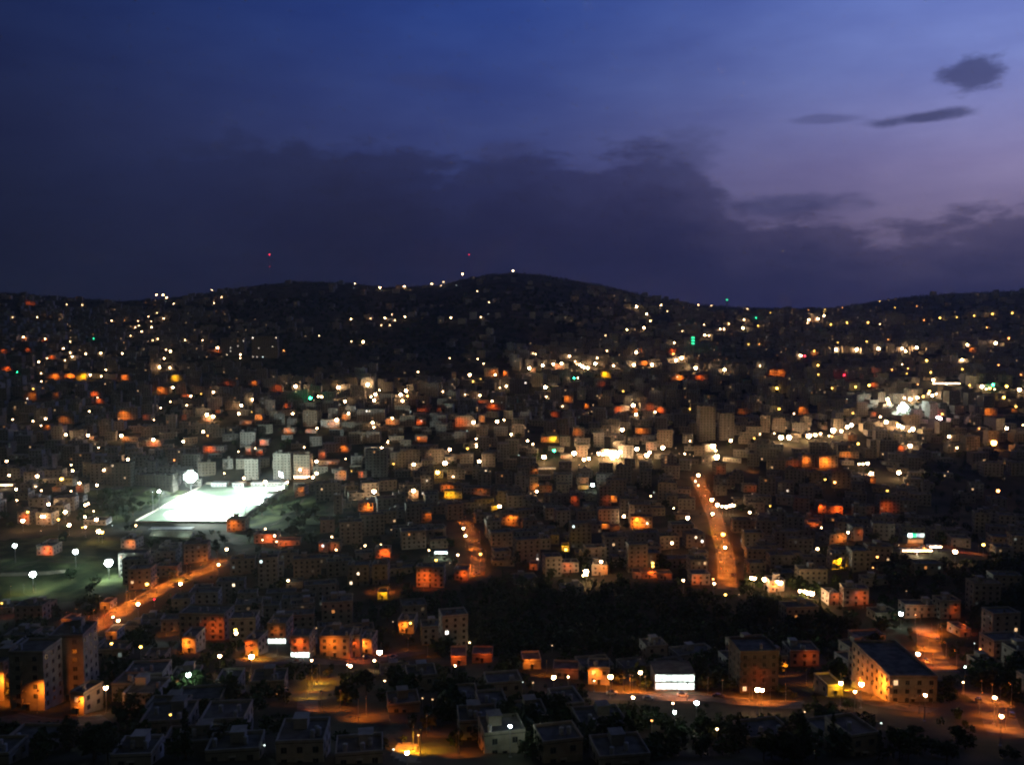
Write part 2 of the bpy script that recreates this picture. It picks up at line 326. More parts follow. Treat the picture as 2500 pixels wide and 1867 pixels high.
# ------------------------------------------------------------------ what the picture shows, crop by crop (ox, oy, scale)
LAMPS={
(0,600,3.442):"""1315,413,w2 1370,413,w3 1400,435,w3 1305,460,d 1395,465,d 1460,487,w1 1780,373,w1 1860,433,w1 1815,440,d 1800,480,w1 1668,468,d 560,492,w1 692,496,w1 105,602,w1 313,600,w1 525,603,w2 1320,564,w1 1248,596,w1 1375,611,w2 937,630,w2 1050,627,o1 805,634,d 1160,634,w1 1272,637,w1 1137,685,w1 1167,672,w1 1274,684,w2 745,678,d 655,714,d 1190,719,w2 1097,756,w1 197,767,w2 378,782,w2 787,780,g1 590,806,w1 1325,782,w1 1283,795,w1 1245,805,d 1350,813,d 1527,702,d 1555,793,w1 1585,812,d 1702,795,w1 1680,856,d 1828,857,w3 533,863,w2 590,898,w1 1395,872,w1 1432,887,w3 722,908,w2 847,903,w2 1028,905,w2 607,932,w2 547,965,w1 1380,947,w2 325,977,w2 395,945,w1 2020,915,w2 2020,945,w1 2095,930,d 1945,887,d 1903,925,d 2003,845,d 2055,805,d 1930,850,d 2115,747,d 2143,622,d 587,1018,w1 145,1062,g1 1340,1020,w3 1428,1025,w2 890,1043,w1 345,1073,w1 758,1085,w2 850,1097,w2 347,1139,w1 1263,1100,d 1453,1190,w2 280,1203,y2 240,1235,y1 8,1135,d 18,1180,d 1240,1197,d 1603,1263,w2 1690,1243,y1 1793,1231,w2 2120,1293,w2 820,1278,w1 250,1305,d 1432,1310,w1 1350,1362,w1 1568,1340,w1 2027,1343,w3 2007,1411,w3 2115,1397,y1 1738,1420,w3 1792,1437,w3 750,1390,w1 107,1460,w1 277,1473,w1 383,1453,w2 345,1510,w1 1293,1463,w1 553,1587,w3 740,1594,w3 1020,1598,w3 1708,1563,w2 1745,1597,o1 1288,1628,w3 1540,1645,w2""",
(620,600,3.442):"""842,355,d 847,318,w1 1060,350,w3 1068,372,d 1264,341,w3 1494,320,w2 1592,306,w1 1573,334,w1 1753,238,w3 1700,270,d 1700,333,d 1990,222,d 2175,209,w3 1878,382,w1 1975,474,w1 1968,574,d 1907,600,w1 1655,606,w2 1268,597,w2 1100,608,w2 1158,577,w1 1185,627,w1 980,612,w1 815,615,w2 1070,669,w1 1142,667,w1 548,757,w1 918,806,w3 818,803,w1 198,755,d 433,760,d 45,858,d 80,930,d 30,930,d 160,840,d 250,880,o1 1645,945,w1 1656,997,d 1880,951,w1 1930,990,w1 1808,950,d 1378,1060,w1 1267,1067,d 1530,1135,d 1510,1120,d 1555,1133,d 1545,1152,d 1512,1155,d 1815,1085,w3 1842,1140,y2 2027,1084,w2 1905,1118,y1 2120,1180,w2 2065,1193,w1 1672,1163,d 1588,1225,w1 1775,1250,w1 1797,1250,d 1898,1258,w2 1648,1255,d 350,1180,w4 710,1190,w4 955,1167,w4 1057,1213,w1 1020,1246,w3 985,1268,w2 1010,1298,w3 475,1279,g3 540,1266,w2 570,1267,w2 505,1300,d 765,1307,w3 1278,1217,w4 1232,1252,w4 1290,1262,o2 1248,1302,w3 325,1411,w2 795,1408,w2 694,1463,w3 717,1335,d 535,1450,d 530,1533,w2 948,1392,d 967,1392,d 997,1487,w3 1007,1527,w2 1162,1448,w2 1408,1450,d 1315,1395,d 2001,1304,w2 1845,1485,w3 1785,1487,w1 2044,1476,w3 2102,1463,w1 2163,1586,w2 1790,1555,d 1868,1624,w1 1770,1630,d 1125,1645,w1 1850,1210,d""",
(1240,600,3.442):"""1080,512,w4 1167,573,w3 1197,632,w2 1143,690,w3 1000,703,w2 1003,521,d 862,522,d 800,547,d 758,522,d 1287,499,w2 1340,550,w1 1600,497,w1 1710,503,w1 1535,548,d 1670,562,d 2013,528,w1 2085,606,g2 2102,673,y2 1985,621,w2 1975,692,w4 1857,656,w1 1785,700,w2 1817,700,w2 1648,664,w1 1655,752,w3 1690,755,w2 1467,717,w1 1443,663,d 1490,630,d 1325,680,d 2022,829,y2 2112,826,o1 2083,752,d 1398,816,w2 1078,895,w3 935,917,d 1130,907,d 1200,910,d 1390,908,o2 1413,962,w4 1460,942,w4 1490,972,d 1578,1027,w4 1820,1042,w4 1057,1001,w4 1213,1000,w4 1265,965,d 832,882,w1 820,753,w1 697,724,d 780,787,d 618,770,d 895,833,d 516,928,w3 750,942,w2 735,991,w4 565,972,w1 577,993,w1 605,1000,w3 625,1012,w4 640,1022,w3 670,1026,w4 180,1028,w4 292,1006,w3 381,995,w3 451,989,w3 888,1008,w2 213,905,w1 232,910,w1 253,967,d 556,1110,g2 588,1110,w1 315,1187,w4 155,1152,d 323,1268,w1 342,1285,d 402,1270,d 408,1290,d 458,1350,w1 717,1338,d 968,1222,y2 1053,1340,w4 1077,1416,w3 1237,1396,w2 1530,1372,y2 960,1545,w4 1352,1043,d 1433,1080,d 1360,1243,d 1420,1165,d 1860,1187,d 2118,1008,w1 575,1203,d 608,1203,d 190,820,d 30,1585,w1 2117,1582,w1 2070,1620,y2 1873,1640,w3 165,1637,w2 1530,1640,w1 145,1530,d 172,1557,d 455,1513,d 1633,885,d""",
(1860,600,3.442):"""72,563,y2 265,637,d 392,540,o1 395,622,w4 383,648,w2 473,615,w3 523,588,w3 523,558,y1 530,534,y2 580,661,y3 715,646,y3 892,646,y3 675,520,o1 640,540,d 990,467,y2 1068,458,d 1122,450,d 1118,519,y2 1302,508,o1 1348,520,d 1363,625,o1 992,658,w1 940,578,d 1496,607,y3 1638,600,y2 1784,588,y3 1938,574,y3 2104,565,y3 1715,692,d 1890,688,o1 638,813,y2 881,804,y2 1063,787,o1 623,873,w4 797,872,w4 980,865,w4 1178,862,w3 1207,883,w3 1300,854,w4 1728,832,w4 1965,817,w4 2075,777,o2 2028,798,d 1830,868,d 163,893,d 440,885,y2 327,922,w3 360,926,r2 553,893,d 471,1004,y3 475,1082,y2 692,1087,r2 1385,964,y3 1420,1063,y2 1683,958,w3 1685,1038,y2 1180,995,w1 1093,1041,o1 1217,1073,y1 1228,1030,o1 1990,1002,o1 2177,1084,o1 745,1053,d 655,1055,d 275,1100,d 712,995,d 127,1197,y3 590,1197,y2 637,1178,d 788,1186,y3 902,1172,y3 1310,1165,o1 1440,1128,w4 1745,1172,y2 1850,1183,w4 1885,1205,w2 1915,1197,y3 1943,1170,g3 1955,1207,w1 2057,1181,y3 2000,1230,d 2165,1211,w4 2033,1275,y3 1057,1290,w4 1068,1322,w4 1185,1328,c5 1210,1358,c5 1165,1355,c5 1188,1385,c5 1197,1277,w2 1248,1290,w4 1307,1277,w3 1356,1267,y3 1410,1222,y3 1400,1243,w2 1433,1258,w3 1465,1247,w2 145,1370,y2 375,1370,y1 270,1411,w1 765,1406,y2 995,1437,w2 1045,1482,w4 1137,1492,y2 1150,1512,w4 1180,1525,w4 1268,1541,w4 1240,1557,w2 1515,1414,y2 1497,1447,p4 1475,1440,p3 2135,1353,y2 2058,1533,w3 2195,1507,w1 1573,1604,w3 1825,1535,o1 105,1575,w1 162,1612,w5 229,1610,w5 395,1597,w5 450,1590,w3 493,1578,w2 600,1550,w5 668,1557,w3 717,1522,w4 752,1507,w4 565,1597,w1 590,1600,o1 310,1545,d 150,1475,d""",
(0,1050,3.442):"""828,148,w1 800,118,d 2003,182,w1 1463,253,o1 2145,152,w1 55,260,w2 1075,246,w2 1000,238,d 945,215,d 598,292,w1 610,341,w2 873,335,w2 77,379,w2 313,387,w3 518,410,y3 667,446,w2 815,462,w2 300,472,w1 347,507,w1 135,497,w2 597,512,w1 142,592,w1 408,627,w3 718,627,w3 740,622,w2 548,688,w3 787,682,w1 233,690,y3 715,730,w2 350,728,w2 372,728,w2 490,752,y2 810,749,w3 192,760,w4 580,798,w3 717,815,w2 690,818,y1 943,801,d 1142,801,w1 345,847,d 828,852,w4 858,857,y4 1885,365,w1 2048,403,w3 1905,1003,w3 1837,1133,w2 1490,1052,d 1517,1290,w3 1160,1462,w3 1235,1292,y4 950,1568,w2 993,1597,w3 1980,1305,d 1297,1425,r1 15,1453,y2""",
(620,1050,3.442):"""198,197,w1 422,145,w1 525,265,w3 434,283,w1 387,333,w2 527,362,w3 280,437,w2 95,435,w4 770,240,w1 820,344,y1 955,348,w1 1072,153,w3 1125,103,w1 1173,282,y2 1343,288,w3 1305,120,d 1305,153,d 1645,163,w3 1795,155,y2 1868,75,w1 1868,120,w1 1870,138,w1 1770,78,d 1605,278,w4 1543,355,y4 1893,262,w4 1942,340,d 1985,345,d 1675,390,w1 1450,412,d 1660,463,w1 1009,515,w4 1340,507,w4 1400,547,d 1465,570,d 2063,641,w4 95,830,w1 173,888,w2 90,880,w1 72,922,w1 190,938,w1 220,885,d 655,897,w1 690,1005,w1 600,968,d 933,972,w1 900,992,d 1068,962,w1 1760,824,w3 1778,890,w3 1155,835,d 83,1100,d 287,1265,w2 1470,1010,w1 1713,1048,w2 1530,1090,y2 1495,1120,w1 1645,1118,d 1903,1040,y3 2025,1018,d 850,1185,d 805,1312,d 1282,1573,w1 1315,1620,y2 495,395,w3""",
(1240,1050,3.442):"""210,117,w2 303,228,w4 388,175,g3 556,197,w4 640,248,w4 680,240,w3 705,193,d 765,200,w4 800,200,w4 830,180,w4 860,195,w5 890,195,w5 920,190,w5 945,185,w4 880,230,w5 915,220,w4 1083,160,w4 1302,147,w4 1168,213,w4 1190,188,w3 1410,153,d 1440,200,d 1487,200,w1 1530,205,d 1560,215,d 1533,98,d 1723,133,w5 1747,172,w2 1755,227,w5 2055,275,d 1923,242,d 90,210,d 242,513,w2 712,460,c3 1200,553,w1 1228,525,d 1393,655,w1 975,725,w3 1512,737,w4 1600,377,w3 1575,430,w1 1601,463,w1 1715,583,w4 1660,550,d 1760,628,w3 1800,640,w3 1835,643,w3 1865,635,w3 1892,630,w3 1720,705,w3 1808,877,y4 1825,985,w3 2033,690,w2 1883,570,d 1378,948,w3 1170,783,w1 480,1083,w1 367,1052,d 245,1078,d 487,1005,y3 783,1105,w3 657,1185,w5 660,1215,w3 633,1220,w2 1217,1118,y3 1218,1143,y2 1475,1260,w2 1733,1287,w2 1828,1385,y3 1942,1382,d 1725,1252,o2 2045,1240,w3 2070,1247,w4 2155,1255,w5 600,293,d 860,408,d 1575,915,d 1610,945,d 1960,925,d 570,820,d 190,960,d""",
(1860,1050,3.442):"""75,150,d 810,115,y2 1245,132,w4 1640,148,w2 1830,158,d 1870,160,d 1950,105,o6 817,285,w2 850,287,w2 887,282,w3 727,318,d 920,365,w4 1150,355,w4 1565,348,d 532,415,y2 612,440,o2 233,500,d 70,637,y1 1055,512,y2 1985,513,o3 725,860,w2 500,820,w1 467,998,w3 1625,1020,w4 1862,963,y3 970,1070,o2 933,1157,o1 155,1285,w4 130,1275,w3 320,1355,w3 360,1360,w4 390,1365,w5 420,1370,w5 1170,1545,c4 1215,1350,d 62,1085,d 1150,965,d""",
(0,1450,3.95):"""1075,480,y3 1357,513,y3 1803,307,w1 1933,375,d 1020,905,w4 1817,782,c5 2118,595,w4 465,740,d 300,573,d 610,545,d 740,500,d 1643,1168,y2 1357,1495,d 435,480,d""",
(500,1450,3.95):"""295,345,y4 302,375,w3 450,605,w5 1685,560,w5 1030,640,w2 1945,230,w1 1985,285,y2 1405,690,w3 1375,680,w1 1735,835,w1 2100,1005,d 2195,1015,d 1075,325,d 1815,265,d 1950,1572,w5 1820,1495,d 575,1460,d 2060,1360,d 1530,600,d 1635,640,w2""",
(1000,1450,3.95):"""1390,805,w5 1937,800,w5 1530,795,w2 2155,995,w3 580,465,w1 390,378,d 1375,495,d 820,778,d 1090,848,d 1190,855,d 125,1003,d 970,1270,c4 1360,1360,d 1420,1350,d 440,690,w2 1780,835,w1""",
(1500,1450,3.95):"""250,752,w4 565,1055,w2 583,1135,c4 793,1050,c5 1380,920,w5 1425,925,w4 1835,1135,d 990,1297,w1 360,1220,o1""",
(1940,1450,3.95):"""445,855,w4 645,865,w5 583,940,w3 1190,577,w4 1260,975,w4 1930,995,w4 1995,1175,w4 1625,850,w1 1645,705,c1 1735,475,d 1790,530,o1 1960,425,d 2070,455,d 1165,200,o1 835,1240,d""",
}
# facades caught by sodium light: x0,y0,x1,y1,colour+level ; g = lit ground or road instead of a facade
FAC={
(0,600,3.442):"""215,470,300,495,r2 0,870,70,905,r2 215,870,270,893,r2 410,930,475,952,r3 0,1020,90,1050,r3 375,1078,505,1120,o4 513,1078,628,1112,o4 640,1075,730,1130,y5 1018,1085,1095,1135,o3 1440,1085,1540,1140,y4 1315,1190,1425,1245,o3 1520,1250,1590,1275,r3 1800,868,1880,900,r3 1880,1145,1990,1175,r1 2085,1135,2165,1170,o2 195,1230,310,1295,o2 765,1235,850,1265,r3 805,1285,880,1325,r3 990,1365,1160,1465,o3 1195,1420,1275,1465,r1 490,1440,630,1495,o2 635,1455,690,1485,o2 360,1510,420,1550,o2 1690,1443,1790,1475,r3 1810,1385,1855,1410,r2 2140,1430,2200,1465,o3 2010,1475,2115,1500,o2 440,1230,495,1290,o1 340,780,400,805,r2 170,770,225,795,r2 1525,1425,1570,1465,r1 1005,1612,1160,1640,o3 750,1605,790,1635,r2""",
(620,600,3.442):"""125,1175,240,1225,r2 245,1325,310,1365,r2 735,1420,810,1465,o3 560,1475,720,1530,r2 15,1435,75,1465,o3 250,1540,345,1580,o3 430,1545,520,1575,r2 1105,1460,1225,1505,o3 1365,1462,1447,1505,r3 1370,1372,1480,1393,r2 1535,1378,1575,1395,r1 1885,1300,1975,1325,r2 1950,1340,2115,1375,r3 1690,1440,1835,1520,r3 1885,1430,1940,1485,o3 1935,1030,2055,1100,o3 2095,1050,2135,1100,o4 1355,1590,1455,1640,o3 0,1135,40,1165,r2 1660,1065,1700,1115,o1 1010,1270,1050,1290,r2""",
(1240,600,3.442):"""385,1000,510,1030,r3 190,1035,235,1065,r2 785,1055,870,1112,y5 735,1140,820,1185,r1 1090,975,1180,1002,o4 1370,1090,1475,1127,o4 1575,1100,1690,1125,r3 1335,870,1415,905,r3 470,1240,550,1320,o3 360,1408,440,1440,r2 640,1335,685,1368,o3 895,1362,1020,1395,r3 1110,1335,1240,1385,r2 1250,1365,1330,1400,r4 1070,1535,1205,1580,o3 545,1540,645,1605,o2 340,1610,430,1645,y4 275,1618,335,1648,o2 1040,1380,1090,1410,o3 1930,1385,2040,1415,o1 1085,870,1130,895,r2""",
(1860,600,3.442):"""60,1050,205,1095,o3 400,890,465,925,o2 915,1150,985,1190,r3 1740,850,1800,895,o3 1865,1370,1980,1430,o3 2095,1375,2150,1400,o2 305,1355,390,1415,o3 910,1410,960,1440,r2 1060,1520,1140,1550,r2 915,1040,1015,1065,r1 720,1600,800,1640,o1 490,1520,550,1545,r1 400,575,470,640,o2 1455,1385,1550,1435,m2""",
(0,1050,3.442):"""145,700,250,790,r3 300,720,440,800,r1 305,985,450,1050,r4 370,935,440,985,r2 1010,920,1145,995,o3 1180,100,1350,135,r3 1700,150,1885,185,r3 1905,760,2065,850,o3 2130,880,2203,945,r2 1035,1370,1090,1405,o3 850,1460,915,1510,o2 440,480,510,520,o1 640,470,710,530,r1 2060,150,2110,210,r2""",
(620,1050,3.442):"""45,95,125,130,r3 15,170,75,215,r2 540,185,600,245,r2 530,268,705,290,r2 730,130,800,185,o4 675,345,780,420,o3 870,355,950,400,r2 875,620,1005,680,o4 1565,475,1745,520,o3 1600,520,1750,575,y4 1755,500,1985,545,o1 1300,530,1380,575,o2 1405,690,1495,770,o2 2000,640,2045,675,y4 2080,710,2200,800,o4 1362,1180,1600,1325,r3 1680,1190,1800,1262,r3 1015,1005,1145,1080,r4 540,955,620,1025,r1 640,950,725,1020,r2 200,925,385,970,r3 0,895,190,950,r3 990,1345,1050,1400,o3 1045,1370,1110,1420,y4 1120,1345,1155,1400,o3 1205,1600,1350,1660,o4 340,470,430,560,o2 1375,50,1455,100,o2""",
(1240,1050,3.442):"""275,65,340,105,r2 345,70,430,105,y4 575,130,670,225,r2 180,300,255,400,o1 180,400,255,525,o4 262,460,370,525,r1 580,395,680,455,o1 585,458,680,495,y3 0,705,90,800,o4 765,470,870,640,r1 870,545,920,610,o3 525,545,605,640,r2 1030,740,1215,825,o5 785,800,860,830,o3 860,810,940,850,o1 455,990,515,1020,y3 450,1110,600,1200,r2 700,1130,840,1220,o3 1130,1200,1250,1250,r4 1260,1210,1380,1260,r1 1050,1210,1120,1250,r1 1540,1230,1700,1300,r2 1745,280,1835,380,r1 180,1145,250,1175,r2 1160,110,1250,170,r2 1095,222,1140,245,o2 440,215,540,240,r2 1980,470,2090,520,r1 2045,335,2080,370,o3""",
(1860,1050,3.442):"""335,220,450,310,o3 480,205,640,315,o5 650,190,815,235,o3 165,255,325,310,r1 1145,135,1215,180,r3 905,400,960,450,o2 470,625,540,700,r4 545,645,680,700,r4 385,765,510,810,r3 565,890,715,950,o3 590,1065,670,1165,y5 560,1360,650,1470,r2 685,1350,895,1475,r2 985,560,1165,700,r2 60,1290,190,1360,o4 770,830,850,930,r1""",
(0,1450,3.95):"""1770,200,2150,395,r2 1770,430,1880,565,o4 1030,355,1115,440,o2 600,260,680,310,o1""",
(500,1450,3.95):"""635,290,825,460,r2 862,400,1035,480,r3 1140,395,1355,570,o2 1370,420,1500,600,r2 1505,445,1610,570,o4 385,480,520,590,r3 2105,580,2190,640,o2 1040,1105,1210,1150,o3 1255,1085,1360,1155,o3 1450,1200,1510,1250,o4 1525,1150,1590,1220,o3 1650,1200,1920,1270,o1 720,1020,830,1130,r1 1870,290,2020,380,o4""",
(1000,1450,3.95):"""400,590,550,685,r3 600,610,800,660,r2 1090,670,1270,725,o3 1285,690,1355,890,o4 1720,710,1930,870,o4 1380,720,1630,820,r1 380,1535,570,1580,o3 140,1350,190,1400,o2""",
(1500,1450,3.95):"""1595,690,1705,890,r4 1710,850,1990,900,r3 1690,540,1975,690,r1 1310,860,1525,925,o3 2060,860,2200,980,y4""",
(1940,1450,3.95):"""1590,365,1700,410,r1 1400,100,1600,240,r1 1060,120,1390,230,o1""",
}
# lit stretches of road / ground: lamp spots (x, y, colour+level)
GRD={
(0,1050,3.442):"""1830,1110,o4 1790,1190,o3 1700,1130,o4 1690,1215,o4 1600,1225,o3 1500,1270,y4 1420,1310,o5 1330,1330,o4 1260,1385,o4 1140,1440,o4 1090,1470,o4 980,1530,o5 930,1560,r4 880,1600,r3 200,1380,y3 90,1390,y3 300,1370,y2 20,1585,r2 560,1620,r2 640,1590,o2""",
(620,1050,3.442):"""1780,790,o3 1830,850,o4 1800,920,o3 1850,1000,o3 1870,1090,r3 1840,1215,r4 1900,1210,r3 380,520,y3""",
(1240,1050,3.442):"""1630,500,r3 1650,560,r4 1690,610,r4 1730,760,r3 1740,870,y4 1800,930,o5 1790,990,y4 1820,1050,o5 1870,1070,o4 1800,1130,o4 1820,1190,o4 1790,1240,o4 1850,1260,o4 1190,1235,r3""",
(1860,1050,3.442):"""1560,985,r3 1700,1035,r3 1820,1045,o3 1310,975,o4 1250,985,o4 1360,1045,o3""",
(0,1450,3.95):"""100,1075,r4 250,1120,r4 400,1110,r4 800,1060,o3 1600,400,o3 1010,320,r3 860,320,r2""",
(500,1450,3.95):"""430,640,o4 700,600,w2 850,590,r4 480,640,y4 1450,660,r4 1700,600,r3 1960,550,o2 1085,870,y5 2010,1500,o5 2080,1530,y5 1040,930,y4 980,950,o3 990,1010,y3 1110,830,o3""",
(1000,1450,3.95):"""1950,940,r4 2060,900,r4 2150,950,r4 2060,960,r4 1900,930,o3""",
(1500,1450,3.95):"""150,940,r4 300,960,r4 700,1030,p4 600,1020,r4 460,990,p3 1330,1010,r5 1420,1050,r4 1300,1060,o4 1500,1070,r4 1650,1040,r3 900,970,o2 1040,990,o2""",
(1940,1450,3.95):"""440,930,y6 600,935,o4 330,900,o3 750,1010,o3 900,1080,o2 1100,1100,o2 1200,1170,o3 1330,1080,o1 1320,400,r5 1380,400,o4 1290,550,o5 1250,640,r4 1330,715,r4 1800,1010,r4 1900,1050,o5 1980,1090,o4 1960,1200,r4 1950,1290,r4 2030,1320,r4 1650,390,r2""",
}
def parse(D):
    out=[]
    for (ox,oy,k),s in D.items():
        for t in s.split():
            a=t.split(','); n=[float(v)/k for v in a[:-1]]
            n=[v+(ox if i%2==0 else oy) for i,v in enumerate(n)]
            out.append((*n,a[-1]))
    return out
# ------------------------------------------------------------------ the ground and other setting
def ground_sheet():
    me=bpy.data.meshes.new('ground'); ny,nx=H.shape; V=np.stack([GX,GY,H],-1).reshape(-1,3)
    idx=np.arange(ny*nx).reshape(ny,nx); q=np.stack([idx[:-1,:-1],idx[:-1,1:],idx[1:,1:],idx[1:,:-1]],-1).reshape(-1,4)
    me.vertices.add(len(V)); me.vertices.foreach_set('co',V.ravel()); me.loops.add(q.size); me.loops.foreach_set('vertex_index',q.ravel())
    me.polygons.add(len(q)); me.polygons.foreach_set('loop_start',np.arange(len(q))*4); me.polygons.foreach_set('loop_total',np.full(len(q),4))
    me.update(calc_edges=True); me.materials.append(M['ground']); me.polygons.foreach_set('use_smooth',np.ones(len(q),bool))
    o=bpy.data.objects.new('ground',me); COL.objects.link(o); o['kind']='structure'
ground_sheet()
def strip(name, pts, wid, mat, off, kerb=False):
    """a road draped over the terrain; pts in world XY"""
    P=[np.array(p,float) for p in pts]; Q=[P[0]]
    for a,b in zip(P[:-1],P[1:]):
        n=max(1,int(np.linalg.norm(b-a)/4))
        for i in range(1,n+1): Q.append(a+(b-a)*i/n)
    for _ in range(12): Q=[Q[0]]+[(Q[i-1]+2*Q[i]+Q[i+1])/4 for i in range(1,len(Q)-1)]+[Q[-1]]
    m=MB(); ks=MB(); rows=[]
    for i,p in enumerate(Q):
        d=Q[min(i+1,len(Q)-1)]-Q[max(i-1,0)]; d/=np.linalg.norm(d)+1e-9; n=np.array([-d[1],d[0]])
        rows.append([p+n*wid*t for t in (-.5,-.25,0,.25,.5)]+[p+n*(wid/2+1.6),p-n*(wid/2+1.6)])
    for r in rows:
        for c in r[:5]: m.v.append((c[0],c[1],float(gz(c[0],c[1]))+off))
    for i in range(len(rows)-1):
        for j in range(4):
            a=i*5+j; m.f.append((a,a+1,a+6,a+5)); m.m.append(0)
    o=m.obj(name,mat); o['kind']='structure'
    if kerb:
        for side,(a,b) in enumerate(((4,5),(0,6))):
            for i in range(len(rows)-1):
                z=lambda c:float(gz(c[0],c[1]))+off+.13
                p0,p1,p2,p3=rows[i][a],rows[i][b],rows[i+1][b],rows[i+1][a]
                ks.quad((p0[0],p0[1],z(p0)),(p1[0],p1[1],z(p1)),(p2[0],p2[1],z(p2)),(p3[0],p3[1],z(p3)))
                ks.quad((p0[0],p0[1],z(p0)-.3),(p0[0],p0[1],z(p0)),(p3[0],p3[1],z(p3)),(p3[0],p3[1],z(p3)-.3))
        k=ks.obj('pavement',M['kerb']); k['kind']='structure'
    return Q
ROADS=[]
def road_px(pp,wid,kerb=True,mat='asphalt'):
    pts=[]
    for a,b in pp:
        h=hit(a,b)
        if h: pts.append(h[:2])
    Q=strip('road',pts,wid,M[mat],.12,kerb); ROADS.append((Q,wid))
road_px([(200,1545),(275,1505),(340,1470),(420,1425),(500,1388),(560,1370)],10)
road_px([(0,1752),(60,1768),(130,1778),(200,1765),(260,1755)],10)
road_px([(1700,1165),(1722,1210),(1745,1260),(1758,1310),(1772,1360),(1775,1415),(1776,1440)],10)
road_px([(1130,1272),(1150,1310),(1165,1350),(1172,1385),(1165,1402),(1120,1410)],10,False)
road_px([(1560,1412),(1680,1420),(1762,1424)],9,False)
road_px([(2440,1360),(2360,1350),(2290,1340),(2200,1345)],9)
road_px([(2262,1530),(2268,1570),(2278,1610),(2310,1640)],11,False)
road_px([(2380,1690),(2430,1720),(2440,1755),(2446,1785),(2460,1800)],10,False)
road_px([(1330,1700),(1420,1698),(1520,1700),(1640,1706),(1760,1702),(1830,1718),(1890,1728),(1960,1722)],11)
road_px([(2020,1690),(2110,1695),(2150,1725),(2230,1735),(2280,1735)],9)
road_px([(560,1620),(640,1615),(720,1612),(800,1618),(870,1620),(930,1605),(1020,1592)],9)
road_px([(790,1662),(765,1685),(748,1710),(752,1740)],7,False)
road_px([(0,1395+8),(100,1400),(160,1394)],6,False,'path')
road_px([(130,1205),(300,1190)],7,False)
# park lawn
def lawn(poly,name='lawn',mat='grass'):
    """soft-edged draped patch from pixel outline"""
    P=np.array([hit(a,b)[:2] for a,b in poly]); x0,y0=P.min(0); x1,y1=P.max(0); st_=6.0 if mat=='grass' else 1.5
    def inside(x,y):
        c=False; j=len(P)-1
        for i in range(len(P)):
            if (P[i][1]>y)!=(P[j][1]>y) and x<(P[j][0]-P[i][0])*(y-P[i][1])/(P[j][1]-P[i][1])+P[i][0]: c=not c
            j=i
        return c
    m=MB(); 
    for x in np.arange(x0,x1,st_):
        for y in np.arange(y0,y1,st_):
            if inside(x+3,y+3):
                m.quad(*[(a,b,float(gz(a,b))+.06) for a,b in ((x,y),(x+st_,y),(x+st_,y+st_),(x,y+st_))])
    o=m.obj(name,M[mat]); o['kind']='structure'
lawn([(976,1806),(1037,1812),(1048,1862),(1010,1858),(980,1838)],'path','path')
lawn([(566,1288),(640,1245),(704,1192),(800,1225),(790,1320),(600,1330)])
lawn([(190,1195),(300,1190),(470,1196),(340,1268),(345,1300),(200,1290)])
lawn([(-20,1320),(120,1310),(330,1330),(350,1400),(300,1440),(150,1470),(-20,1470)])

# ------------------------------------------------------------------ placement bookkeeping
FOOT=[]      # x, y, radius
BB=[]        # px0,py0,px1,py1,Y of raised buildings (for hiding tests)
PROT=[]      # px0,py0,px1,py1,Y   things that must stay visible
def clear(x,y,r):
    if not FOOT: return True
    A=_foot(); return not np.any((A[:,0]-x)**2+(A[:,1]-y)**2 < (A[:,2]+r)**2)
_fa=[0,None]
def _foot():
    if _fa[0]!=len(FOOT): _fa[0]=len(FOOT); _fa[1]=np.array(FOOT)
    return _fa[1]
_pa=[0,None]
def hides(bb,Y):
    if _pa[0]!=len(PROT): _pa[0]=len(PROT); _pa[1]=np.array(PROT)
    A=_pa[1]
    return bool(np.any((A[:,4]>Y-2)&(A[:,0]<bb[2])&(A[:,2]>bb[0])&(A[:,1]<bb[3])&(A[:,3]>bb[1])))
def sbox(x,y,w,d,rz,z0,z1):
    c,s=abs(cos(rz)),abs(sin(rz)); hx=(w*c+d*s)/2; hy=(w*s+d*c)/2
    pts=[proj(x+a,y+b,z) for a in (-hx,hx) for b in (-hy,hy) for z in (z0,z1)]
    xs=[p[0] for p in pts]; ys_=[p[1] for p in pts]
    return min(xs),min(ys_),max(xs),max(ys_)
def road_near(x,y,r):
    for Q,wd in ROADS:
        A=np.array(Q)
        if np.any((A[:,0]-x)**2+(A[:,1]-y)**2<(r+wd/2)**2): return True
    return False
FLR=3.15
COLN=['beige','cream','grey','pale','tan']
# shared small meshes
_win={}
def win_mesh(wd,ht,lit=None):
    k=(wd,ht,lit.name if lit else None)
    if k not in _win:
        m=MB(); m.box(-wd/2,-.10,0,wd/2,.12,ht,0); m.box(-wd/2-.08,-.16,-.10,wd/2+.08,.1,0,1)
        m.box(-.03,-.13,0,.03,-.10,ht,1); m.box(-wd/2-.06,-.13,0,-wd/2,.1,ht+.06,1); m.box(wd/2,-.13,0,wd/2+.06,.1,ht+.06,1)
        _win[k]=m.mesh('window',[lit or M['glass'],M['frame']])
    return _win[k]
_t=MB(); _t.cyl(0,0,.5,1.9,.62,.62,10); _t.cyl(0,0,1.9,2.1,.62,.2,10); _t.box(-.5,-.5,0,.5,.5,.5)
tank_me=_t.mesh('water_tank',M['tank'])
_b=MB(); _b.box(-1.6,-1.15,-.14,1.6,0,0,bottom=True); _b.box(-1.6,-1.15,0,1.6,-1.08,.95); _b.box(-1.6,-1.15,0,-1.53,0,.95); _b.box(1.53,-1.15,0,1.6,0,.95)
LK=.45
BLD=[]      # records for lit windows
